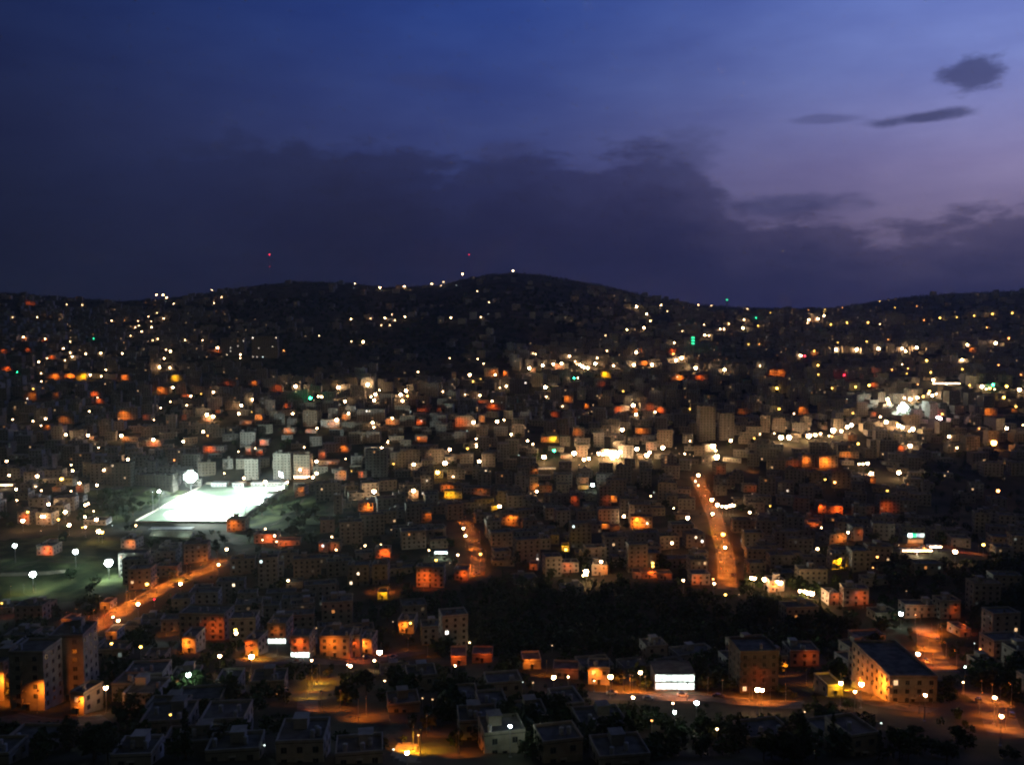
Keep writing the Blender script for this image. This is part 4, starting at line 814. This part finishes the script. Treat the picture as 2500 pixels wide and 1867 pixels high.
# masts on the ridge
def mast(px,ytop,y,beacons,full):
    d=ray(px,ytop); x=d[0]/d[1]*y; z=float(gz(x,y)); h=d[2]/d[1]*y-z; root=empty('radio_mast',(x,y,z)); m=MB(); s0,s1=2.2,.5
    for a,b in ((-1,-1),(1,-1),(1,1),(-1,1)): m.tube((a*s0,b*s0,-2),(a*s1,b*s1,h),.09,.06,4)
    n=12
    for i in range(n):
        t0,t1=i/n,(i+1)/n; A=s0+(s1-s0)*t0; B=s0+(s1-s0)*t1
        for (a,b),(c,e) in (((-1,-1),(1,-1)),((1,-1),(1,1)),((1,1),(-1,1)),((-1,1),(-1,-1))): m.tube((a*A,b*A,h*t0),(c*B,e*B,h*t1),.04,.04,4)
    m.obj('lattice',M['metal'],root)
    for f,s,L in beacons:
        g=MB(); g.ball(0,0,h*f+.5,s,0,8,5); g.obj('red_beacon',em('r',L),root)
    reg(root,'','radio mast',None,px,ytop,full)
mast(658,622,2560,((1,1.9,4.5),(.60,1.3,1.4)),'left radio mast on the ridge with two red beacons')
mast(1145,622,2600,((1,1.6,2.6),),'slim radio mast near the hill summit with one red beacon')

# ------------------------------------------------------------------ facades in sodium light
WORD={'o':'orange-lit','r':'red-lit','y':'bright yellow-lit','m':'pink-lit'}
LVW={1:'faint ',2:'dim ',3:'',4:'bright ',5:'blazing ',6:'blazing '}
for x0,y0,x1,y1,lv in parse(FAC):
    q=hit((x0+x1)/2,y1)
    if q is None: continue
    if (x1-x0)*q[1]/F<4.6 or (y1-y0)*q[1]/F<2.3:
        for k in range(max(1,int((x1-x0)*q[1]/F/8))): spot(x0+(x1-x0)*(k+.5)/max(1,int((x1-x0)*q[1]/F/8)),(y0+y1)/2,lv)
        continue
    x,y,z=q; w=max((x1-x0)*y/F,6.0); h=(y1-y0)*y/F; fl=max(1,round(h/FLR)); r=random.Random(int(x0*3+y0))
    d=r.uniform(9,13); rz=r.uniform(-.12,.12) if w<30 else r.uniform(-.04,.04); det=2 if y<640 else 1
    bbf=(x0,y0,x1,y1)
    if w>26 and fl<=2: nm,cat='terrace','terrace'
    elif fl>=3: nm,cat='apartment_block','apartment block'
    else: nm,cat='house','house'
    wl=r.choice([0,0,1,3,4]); PROT.append((x0+2,y0+1,x1-2,y1-1,y))
    b=building(x-sin(rz)*d/2,y+cos(rz)*d/2,w,d,fl,rz,wl,det,nm,ground_z=z,extra=h>5)
    reg(b,'%s%s %s-storey %s'%(LVW[int(lv[1])],WORD[lv[0]],('one','two','three','four','five','six','seven','eight','nine','ten')[min(fl,10)-1],cat),cat,'houses caught by street light',(x0+x1)/2,(y0+y1)/2)
    wash(x,y-.2,z,w,rz,h,lv,(x0+x1)/2,y1)
for px,py,lv in parse(GRD): spot(px,py,lv)

def light_road(i,step,lv,side=.0):
    Q,wdt=ROADS[i]; k=2
    while k<len(Q)-1:
        x,y=Q[k]; z=float(gz(x,y)); px,py=proj(x,y,z); col,n=lv[0],int(lv[1]); I=TL[n]*1.35*pi/.11*60
        if -20<px<2520 and py<1870:
            d=Q[k+1]-Q[k-1]; d/=np.linalg.norm(d); o=(wdt/2+.5)*(1 if (k//step)%2 else -1); lx,ly=x-d[1]*o,y+d[0]*o
            l=hooded(lx,ly,7.5,(d[1]*o*.12,.12-d[0]*o*.12,-1),I/(pi*.16),col,.4,None,124); l.name='road_lamp'; HOODED.append((l,px,py,lv)); FOOT.append((lx,ly,1.2)); rr=7*F/y; PROT.append((px-rr,py-rr*.3,px+rr,py+rr*.3,y))
        k+=step
light_road(0,4,'o4'); light_road(2,4,'o4'); light_road(3,5,'o3'); light_road(6,4,'o4'); light_road(7,5,'o2')
# ------------------------------------------------------------------ lamps seen in the picture
CW={'w':'cream-white','c':'cyan-white','y':'yellow','g':'green','r':'red','o':'orange','p':'pinkish'}
SW={1:'tiny','2':'',2:'small',3:'medium',4:'bright',5:'brilliant',6:'glaring'}
DIM=[]; NL={}
for px,py,t in sorted(parse(LAMPS),key=lambda a:a[1]):
    if t=='d': DIM.append((px,py)); continue
    col,s=t[0],int(t[1])
    kind='street_lamp' if s>=3 else ('yard_lamp' if s==2 else 'porch_lamp')
    if col in 'gr': kind='signal_light'
    tall=None
    if s==1: tall=4.5
    g,_=globe(px,py,col,s,tall,kind); NL[kind]=NL.get(kind,0)+1
    reg(g,'%s %s %s'%(SW[s],CW[col],kind.replace('_',' ')),kind.replace('_',' '),{'street_lamp':'street lamps shining over the city','yard_lamp':'small lamps in yards and lanes','porch_lamp':'tiny lamps on the far slopes','signal_light':'coloured lights in the city'}[kind],px,py)
print('lamps',NL,'hooded',len(HOODED),'bld',len(BLD))
for l,px,py,lv in HOODED:
    reg(l,('road lamp' if l.name.startswith('road') else 'hooded lamp')+' with %s light'%{'o':'orange','r':'reddish','y':'yellow','p':'pinkish','w':'white','c':'cold white','m':'pink'}[lv[0]],'road lamp' if l.name.startswith('road') else 'hooded lamp','road lamps along the lit streets' if l.name.startswith('road') else 'hooded street lamps lighting the walls',px,py)

# ------------------------------------------------------------------ the rest of the town
def dens(px,py):
    d=.85
    def box_(a,b,c,e): return a<px<c and b<py<e
    if py<760: d=.22
    if box_(560,640,1600,815): d=.06
    if box_(480,790,760,890): d=.25
    if box_(640,815,1240,925): d=.015
    if box_(1000,770,1350,850): d=.12
    if box_(1350,700,1650,800): d=.2
    if px>2150 and py<770: d=.12
    if px<520 and py<720: d=.05
    if box_(1150,1430,2080,1600): d=.03
    if box_(900,1450,1200,1560): d=.12
    if box_(560,1240,900,1330): d=.12
    if box_(700,1320,1000,1360): d=.5
    if px>2150 and box_(2150,1370,2600,1560): d=.15
    if px>2250 and 1080<py<1300: d=.22
    if box_(215,1195,350,1275) or box_(690,1225,790,1320): d=.03
    if box_(300,1200,640,1360): d=.0
    if px<330 and 1300<py<1480: d=.0
    if py>1640: d=.65
    if py>1640 and px>1000: d=.45
    if box_(230,1560,620,1700): d=.6
    return d
lowm=MB(); nlow=0; cand=[]
rr=random.Random(4)
for row in range(-8,150):
    Y=330+row*16.5*(1+row*.0009) if row>=0 else 330+row*13.5
    if Y>2560: break
    X=-Y*.63+rr.uniform(0,20)
    while X<Y*.63:
        w=rr.uniform(11,20)*(.72 if Y<400 else 1); cand.append((X+w/2+rr.uniform(-1,1),Y+rr.uniform(-4,4)+4*sin(X/60),w,rr.uniform(9,13))); X+=w+rr.uniform(2.5,11)
cand.sort(key=lambda a:a[1])
nnear={'apartment_block':0,'house':0}; LIMN=185
litdim=[]
faint=[em('w',.09),em('c',.06),em('w',.22),em('c',.15),em('o',.7),em('w',1.2)]
for X,Y,w,d in cand:
    z=float(gz(X,Y)); px,py=proj(X,Y,z)
    if not(-60<px<2560 and py<1960): continue
    if rr.random()>dens(px,py): continue
    fl=rr.choice([1,2,2,3,3,4,4,5,6]) if Y<1500 else rr.choice([1,2,2,3,3,4])
    if Y<420: fl=min(fl,3 if Y>300 else 2)
    if not clear(X,Y,math.hypot(w,d)/2*.82) or road_near(X,Y,d*.6): continue
    rz=.25*sin(X/170+Y/300)+rr.uniform(-.06,.06)
    ok=False
    while fl>=1:
        bb=sbox(X,Y,w,d,rz,z,z+fl*FLR+1.4)
        if not hides(bb,Y+d/2): ok=True; break
        fl-=1
    if not ok: continue
    wl=rr.choice([0,0,1,2,2,3,4])
    nm='apartment_block' if fl>=3 else 'house'
    if Y<1180 and nnear[nm]<LIMN:
        nnear[nm]+=1
        b=building(X,Y,w,d,fl,rz,wl,2 if Y<430 else 1,nm)
        reg(b,'unlit %s %s-storey %s'%(COLN[wl],('one','two','three','four','five','six')[fl-1],nm.replace('_',' ')),nm.replace('_',' '),'unlit houses of the town',(bb[0]+bb[2])/2,(bb[1]+bb[3])/2)
    else:
        m=MB(); h=fl*FLR+.3; m.box(-w/2,-d/2,-4,w/2,d/2,h,wl); m.box(-w/2-.1,-d/2-.1,h,w/2+.1,-d/2+.15,h+.8,wl); m.box(-w/2-.1,-d/2+.15,h,-w/2+.15,d/2,h+.8,wl); m.box(w/2-.15,-d/2+.15,h,w/2+.1,d/2,h+.8,wl)
        if rr.random()<.5: a=rr.uniform(-w/3,w/3); m.box(a-1.6,0,h,a+1.6,3.4,h+2.7,wl)
        nW=int(w/3.2); dark=[]
        for k in range(fl):
            for i in range(nW):
                xx=-w/2+w*(i+.5)/nW; mt=5
                if rr.random()<.045: mt=6+rr.randint(0,5)
                m.box(xx-.65,-d/2-.06,k*FLR+1,xx+.65,-d/2+.05,k*FLR+2.4,mt)
        lowm.add(m,(X,Y,z),rz); nlow+=1
        FOOT.append((X,Y,math.hypot(w,d)/2*.8)); BB.append((*bb,Y))
fh=lowm.obj('distant_houses',[M['wall%d'%i] for i in range(5)]+[M['glass']]+faint); fh['kind']='stuff'; fh['label']='mass of small unlit houses packed over the far slopes'
print('near',nnear,'far mass',nlow)

# faint lights: a window of the house that stands there, else a small yard lamp
fm=[emat('faint_window_%d'%i,c,s) for i,(c,s) in enumerate((((1,.75,.5),2.6),((.8,1,1),2.2),((1,.85,.7),1.4),((1,.9,.8),4.)))]
nd=0; fcnt=0
for px,py in DIM:
    best=None
    for b in BLD:
        if abs(b['x']/b['y']*F+1250-px)>60: continue
        c,s=cos(b['rz']),sin(b['rz'])
        for k,(xx,zz) in enumerate(b['fw']):
            if k in b['lit']: continue
            wx=b['x']+xx*c+b['d']/2*s; wy=b['y']+xx*s-b['d']/2*c; q=proj(wx,wy,b['z']+zz+.8); e=(q[0]-px)**2+(q[1]-py)**2
            if e<90 and (best is None or e+b['y']*.05<best[0]): best=(e+b['y']*.05,b,k)
    if best: lit_window(best[1],best[2],fm[(int(px)+int(py))%4]); nd+=1
    else:
        q=hit(px,py,3.2)
        if not q: continue
        x,y,z=q; root=empty('yard_lamp',(x,y,z)); p=MB(); p.cyl(0,0,-.5,2.9,.09,.06,6); p.obj('pole',M['metal'],root); r_=min(max(.4*y/869,.25),.6)
        g=MB(); g.ball(0,0,3.2,r_,0,8,5); g.obj('globe',em('c' if (int(px)%3)==0 else 'w',2.2),root); c2=MB(); c2.cyl(0,0,3.2+r_*.8,3.2+r_*1.1,r_*.7,r_*.2,6); c2.obj('lamp_cap',M['hood'],root)
        reg(root,'faint greyish yard lamp','yard lamp','faint lamps in yards',px,py); fcnt+=1; FOOT.append((x,y,1)); PROT.append((px-4,py-4,px+4,py+4,y))
print('dim as windows',nd,'as lamps',fcnt)
# a few more faint windows on the near houses
for b in BLD:
    for k in range(len(b['fw'])):
        if k not in b['lit'] and rr.random()<(.055 if b['y']<650 else .015): lit_window(b,k,faint[rr.randint(0,5)])

# ------------------------------------------------------------------ trees
def leafclump(m,c,r,n,rnd,flat_=.8,sz=.55,mat=0):
    for _ in range(n):
        u=rnd.gauss(0,1),rnd.gauss(0,1),rnd.gauss(0,1); l=math.sqrt(sum(a*a for a in u))+1e-6; k=r*(rnd.random()**.35)/l
        p=np.array((c[0]+u[0]*k,c[1]+u[1]*k,c[2]+u[2]*k*flat_)); a=np.array((rnd.gauss(0,1),rnd.gauss(0,1),rnd.gauss(0,.7))); a/=np.linalg.norm(a); b=np.cross(a,(rnd.gauss(0,1),rnd.gauss(0,1),rnd.gauss(0,1))); b/=np.linalg.norm(b)+1e-9
        s=sz*rnd.uniform(.6,1.3); m.quad(tuple(p-a*s),tuple(p+b*s*.6),tuple(p+a*s),tuple(p-b*s*.6),mat)
def broad(seed,H_=8,Rr=3.6,n=420):
    r=random.Random(seed); t=MB(); t.cyl(0,0,-1,H_*.35,.28,.2,6); c=MB(); cl=[]
    for i in range(6):
        a=2*pi*i/6+r.uniform(-.4,.4); rad=Rr*r.uniform(.35,.65); zz=H_*r.uniform(.5,.8); e=(cos(a)*rad,sin(a)*rad,zz); t.tube((0,0,H_*.33),e,.14,.05,5); cl.append((e,Rr*r.uniform(.42,.6)))
    cl.append(((0,0,H_*.85),Rr*.5)); t.tube((0,0,H_*.33),(0,0,H_*.85),.16,.05,5)
    for e,q in cl: leafclump(c,e,q,n//7,r)
    return t.mesh('trunk',M['bark']),c
def cypress(seed,H_=11):
    r=random.Random(seed); t=MB(); t.cyl(0,0,-1,H_*.9,.2,.05,6); c=MB()
    for i in range(12): f=i/11; leafclump(c,(r.uniform(-.1,.1),r.uniform(-.1,.1),1.2+f*(H_-1.6)),1.25*(1-f)**.6+.25,26,r,1.1,.4)
    return t.mesh('trunk',M['bark']),c
def pine(seed,H_=12):
    r=random.Random(seed); t=MB(); t.cyl(0,0,-1,H_*.8,.26,.1,6); c=MB()
    for i in range(9):
        a=r.uniform(0,2*pi); f=r.uniform(.45,.95); rad=(1.1-f)*4.2; e=(cos(a)*rad,sin(a)*rad,H_*f); t.tube((0,0,H_*(f-.12)),e,.1,.04,4); leafclump(c,e,1.6,46,r,.6,.5)
    leafclump(c,(0,0,H_),1.4,60,r,.7,.5); return t.mesh('trunk',M['bark']),c
PROTO=[]
for i in range(3): t,c=broad(i+1,7+i*1.3,3.2+i*.5); PROTO.append(('broadleaf_tree',t,c.mesh('crown',M['leaf1' if i else 'leaf0']),7+i*1.3,3.4+i*.5))
for i in range(2): t,c=cypress(i+11,10+i*3); PROTO.append(('cypress_tree',t,c.mesh('crown',M['leaf2']),10+i*3,1.4))
for i in range(2): t,c=pine(i+21,10+i*3); PROTO.append(('pine_tree',t,c.mesh('crown',M['leaf1']),10+i*3,3.6))
tr=random.Random(9); nt_=0; TREES=[]
def tree_at(x,y,kind=None,s=None,force=False):
    global nt_
    if SX0-5<x<SX1+5 and SY0-5<y<SY1+5: return False
    nm,tm,cm_,hh,rad=PROTO[kind if kind is not None else tr.choice([0,0,1,1,2,2,3,4,5,6])]; s=s or tr.uniform(.75,1.3)
    if not force and not clear(x,y,.8): return False
    if not force and road_near(x,y,2.5): return False
    z=float(gz(x,y)); bb=sbox(x,y,rad*2*s,rad*2*s,0,z+1,z+hh*s)
    if hides(bb,y+2): return False
    rz=tr.uniform(0,6); root=empty(nm,(x,y,z),rz); root.scale=(s,s,s*tr.uniform(.9,1.1)); put('trunk',tm,root); put('crown',cm_,root)
    reg(root,'%s %s'%({'broadleaf_tree':('small','spreading','large')[PROTO.index((nm,tm,cm_,hh,rad))%3] if nm=='broadleaf_tree' else '','cypress_tree':'narrow dark','pine_tree':'ragged tall'}[nm],nm.replace('_',' ')),nm.replace('_',' '),'trees between the lower houses',(bb[0]+bb[2])/2,(bb[1]+bb[3])/2)
    nt_+=1; return True
for px,py,kd,s in ((235,1222,1,1.4),(250,1240,2,1.5),(262,1215,0,1.3),(285,1228,1,1.5),(305,1215,2,1.4),(322,1238,1,1.3),(340,1222,6,1.1),(345,1245,0,1.2),(385,1215,1,1.3),(405,1222,2,1.3),(425,1208,1,1.4),(398,1200,0,1.2),(470,1200,1,1.2),(725,1262,2,1.4),(745,1280,1,1.3),(770,1262,1,1.2),(705,1290,0,1.3),(507,1570,2,1.5),(490,1578,1,1.3),(300,1250,5,1.3),(275,1262,2,1.4),(325,1262,1,1.2),(470,1312,2,1.3),(495,1316,1,1.2),(520,1316,2,1.3),(545,1312,1,1.3),(610,1285,2,1.4),(640,1262,1,1.3),(665,1250,6,1.1),(690,1240,2,1.3),(380,1330,1,1.),(430,1334,2,1.1),(2236,1745,2,1.4),(130,1745,2,1.2),(150,1748,1,1.1)):
    q=hit(px,py)
    if q: tree_at(q[0],q[1],kd,s,True)
tries=0
while nt_<280 and tries<9000:
    tries+=1
    # denser close to the camera
    py=1867-(tr.random()**1.25)*620; px=tr.uniform(-20,2520)
    q=hit(px,py)
    if not q: continue
    dn=dens(px,py); keep=1-.8*min(dn,1)
    if px<330 and 1300<py<1480: keep=.15
    if tr.random()<keep: tree_at(q[0],q[1])
print('trees',nt_)
# the wooded foreground below the streets
# woods that nobody could count
wd=MB(); TP_=[]
for i in range(5):
    c=MB(); r=random.Random(40+i); leafclump(c,(0,0,3.2),2.6,34,r,.9,1.0,i%3); leafclump(c,(1.6*cos(i),1.6*sin(i),2.4),1.7,14,r,.8,.9,i%3); c.cyl(0,0,-1,2.6,.22,.14,4,3,False); TP_.append(c)
nw=0
for _ in range(24000):
    Y=math.sqrt(tr.uniform(240**2,2640**2)) if _>7000 else tr.uniform(215,620)
    if Y<600 and tr.random()<.3: continue
    X=tr.uniform(-.63,.63)*Y; z=float(gz(X,Y)); px,py=proj(X,Y,z)
    if SX0-6<X<SX1+6 and SY0-6<Y<SY1+6: continue
    dn=dens(px,py) if py<1867 else .3; keep=(1-dn)*.9+.12 if Y<2300 else .9
    if py<960: keep*=.8
    if px<330 and 1300<py<1480: keep=.05
    if tr.random()>keep or not clear(X,Y,1.0) or (Y<1500 and road_near(X,Y,2)): continue
    s=tr.uniform(.8,1.7) if Y<1800 else (tr.uniform(1.0,1.9) if Y<2300 else tr.uniform(.5,.9))
    for _k in range(3):
        bb=sbox(X,Y,5*s,5*s,0,z,z+6*s)
        if not hides(bb,Y): break
        s*=.55
    else: continue
    wd.add(TP_[nw%5],(X,Y,z),tr.uniform(0,6),s); nw+=1
    if nw>7500: break
o=wd.obj('woods',[M['leaf0'],M['leaf1'],M['leaf2'],M['bark']]); o['kind']='stuff'; o['label']='dark mass of trees covering the hillsides'
print('woods',nw)

# parked cars on the lit streets
def car_parts(i):
    b=MB(); L_,W_=4.3,1.75
    b.box(-L_/2,-W_/2,.3,L_/2,W_/2,.85); t=MB()
    t.v=[(-1.5,-.8,.85),(1.1,-.8,.85),(1.1,.8,.85),(-1.5,.8,.85),(-1.05,-.68,1.42),(.55,-.68,1.42),(.55,.68,1.42),(-1.05,.68,1.42)]
    t.f=[(0,1,5,4),(1,2,6,5),(2,3,7,6),(3,0,4,7),(4,5,6,7)]; t.m=[0]*5
    wh=MB(); wh.tube((0,-.1,0),(0,.1,0),.32,.32,10)
    return b.mesh('body',M['car%d'%i]),t.mesh('cabin',M['glass']),wh.mesh('wheel',M['tyre'])
CP_=[car_parts(0),car_parts(1)]
nc=0
for Q,wdt in ROADS:
    i=6
    while i<len(Q)-3:
        if tr.random()<.55 and wdt>8:
            p=Q[i]; dd=Q[i+1]-Q[i-1]; dd/=np.linalg.norm(dd); nn=np.array([-dd[1],dd[0]])*(wdt/2-1.3)*tr.choice([-1,1]); x,y=p+nn; z=float(gz(x,y))+.13; k=tr.randint(0,1); qx,qy=proj(x,y,z)
            if -10<qx<2510 and qy<1870:
                root=empty('parked_car',(x,y,z),math.atan2(dd[1],dd[0])); put('body',CP_[k][0],root); put('cabin',CP_[k][1],root)
                for a in (-1.35,1.35):
                    for b_ in (-.82,.82): put('wheel',CP_[k][2],root,(a,b_,.32))
                reg(root,('white','dark')[k]+' parked car','car','cars parked along the lit streets',qx,qy); nc+=1
        i+=3
print('cars',nc)

# ------------------------------------------------------------------ labels
LM=[(520,1225,'the floodlit pitch'),(265,1373,'the brightest park floodlight'),(1692,835,'the green-ringed minaret'),(1775,732,'the far saddle minaret'),(658,640,'the two-beacon mast'),(1145,640,'the one-beacon mast'),
(150,918,'the long orange terrace'),(432,923,'the orange house on the left slope'),(385,722,'the cream lamp cluster on the left ridge'),(75,741,'the red terrace under the left ridge'),(757,1118,'the pinkish block by the pitch'),
(826,945,'the two round lamps below the dark hill'),(990,965,'the double cream lamp on the middle slope'),(887,834,'the lone bright lamp on the dark hill'),(1254,661,'the summit lamp'),(1017,671,'the lamp left of the summit'),(1422,890,'the cream lamp chain above the centre'),
(1477,915,'the bright yellow house'),(1570,890,'the twin lamps with orange wall'),(1500,1105,'the big white lamp cluster'),(1553,748,'the lamp on the saddle slope'),(1815,800,'the orange-haloed lamp on the right slope'),(1750,1115,'the stacked white lamps'),(1772,1235,'the five-lamp row'),
(1770,1335,'the orange avenue'),(1562,1280,'the blazing orange facade in the centre'),(1290,1180,'the orange gable in the centre'),(1140,1300,'the crooked orange lane'),(1078,1348,'the white light strip'),(1050,1410,'the red facade in the lower middle'),
(1430,1395,'the brilliant lamp above the grove'),(1880,1420,'the white lamp cluster left of the dark grove'),(1972,1445,'the white lamps at the grove end'),(2238,1330,'the filling station'),(2426,1080,'the orange glaring lamp'),(2205,990,'the cyan-white cluster'),(2310,936,'the cream canopy strip'),
(1913,1068,'the twin brilliant lamps'),(2025,1120,'the blazing orange block on the right'),(2200,794,'the pale glowing block'),(2400,768,'the yellow lamp row'),(1980,775,'the warm lamp group under the right ridge'),(2045,1245,'the dark slope lamp pair'),(2042,1372,'the yellow streak house'),
(1647,1665,'the white showroom'),(1838,1645,'the brown window-grid block'),(2190,1665,'the big hall'),(2400,1645,'the white lamp at the lower right'),(2280,1570,'the orange bend at the right'),(2430,1740,'the orange road at the lower right edge'),
(1352,1654,'the lamp by the orange gable'),(1490,1653,'the lamp above the red yard'),(1246,1771,'the lone lamp in the dark foreground'),(1013,1835,'the brightest yellow house'),(770,1685,'the yellow winding lane'),(740,1575,'the white-lit shops'),(925,1600,'the lamp at the orange street bend'),
(614,1603,'the lamp left of the shops'),(505,1530,'the pinkish-brown block'),(460,1648,'the cyan-white foreground lamp'),(258,1679,'the lamp beside the dark tower'),(90,1690,'the orange blocks at the lower left'),(270,1505,'the lower end of the orange road'),(520,1380,'the upper end of the orange road'),
(60,1270,'the red cluster at the left'),(240,1300,'the yellow-white double lamp'),(90,1160,'the lamps on the left mid-slope'),(300,1075,'the orange row above the pitch'),(640,1035,'the orange patch above the pitch'),(1010,1215,'the twin cream lamps right of the pitch'),(1105,1205,'the orange terrace in the centre'),(1220,1235,'the lamp with yellow wall'),
(925,1350,'the red dome-shaped house'),(865,1340,'the dim red houses'),(930,1450,'the orange trio in the lower middle'),(1065,1540,'the dark field edge'),(1250,1620,'the orange gable in the foreground'),(700,1790,'the orange scraps in the foreground'),(420,1775,'the low orange wall in the foreground'),(1700,1800,'the dark lower slope'),(1590,1500,'the dark grove'),(2350,1250,'the dark right slope'),(2350,1480,'the dark right-hand field'),(1400,1750,'the dark wooded foreground'),(2100,1800,'the dark foreground right of the centre'),
(760,1240,'the trees right of the pitch'),(700,1420,'the dark quarter below the pitch'),(1500,1010,'the centre terraces'),(1290,1010,'the pale lamps in the upper centre'),(1680,1010,'the brown tower pair'),(2430,900,'the right-hand slope'),(300,850,'the left-hand slope'),(580,760,'the left shoulder of the dark hill'),(1400,800,'the right shoulder of the dark hill')]
SEC=['right of','up-right of','above','up-left of','left of','down-left of','below','down-right of']
ORD=['nearest','second','third','fourth','fifth','sixth','seventh','eighth','ninth','tenth','eleventh','twelfth','thirteenth','fourteenth','fifteenth','sixteenth']
cells={}
for t in THINGS:
    o,desc,cat,px,py,full=t
    if full: o['label']=full; continue
    k=min(range(len(LM)),key=lambda i:(LM[i][0]-px)**2+(1.25*(LM[i][1]-py))**2); lx,ly,_=LM[k]; dx,dy=px-lx,ly-py; dist=math.hypot(dx,dy)
    a=int(round(math.atan2(dy,dx)/(pi/4)))%8
    cells.setdefault((cat,desc,k,a),[]).append((dist,o,desc,cat))
used=set()
for (cat,desc,k,a),L_ in cells.items():
    L_.sort(key=lambda v:v[0])
    for i,(dist,o,desc,cat) in enumerate(L_):
        lab=('%s, %s%s %s'%(desc,(ORD[i]+' ') if len(L_)>1 else '',SEC[a],LM[k][2])).replace('  ',' ').strip()
        if len(lab.split())>16: print('LONG',lab)
        o['label']=lab
import collections; print(collections.Counter(t[2] for t in THINGS).most_common(12))
print('things',len(THINGS),'labels',len(set(t[0]['label'] for t in THINGS)))
# ------------------------------------------------------------------ thin evening haze that fills the valley
zlo=float(H.min())-12; hz=MB(); hz.box(-3400,-700,zlo,3400,4300,float(H.max())+110,0,True)
hm=bpy.data.materials.new('haze'); hm.use_nodes=True; t=hm.node_tree; t.nodes.clear(); o_=t.nodes.new('ShaderNodeOutputMaterial'); v=t.nodes.new('ShaderNodeVolumePrincipled')
v.inputs['Density'].default_value=.00007; v.inputs['Color'].default_value=(.75,.75,.75,1); v.inputs['Anisotropy'].default_value=.6; t.links.new(v.outputs[0],o_.inputs['Volume'])
ho=hz.obj('haze',hm); ho['kind']='stuff'; ho['label']='thin evening haze over the valley'
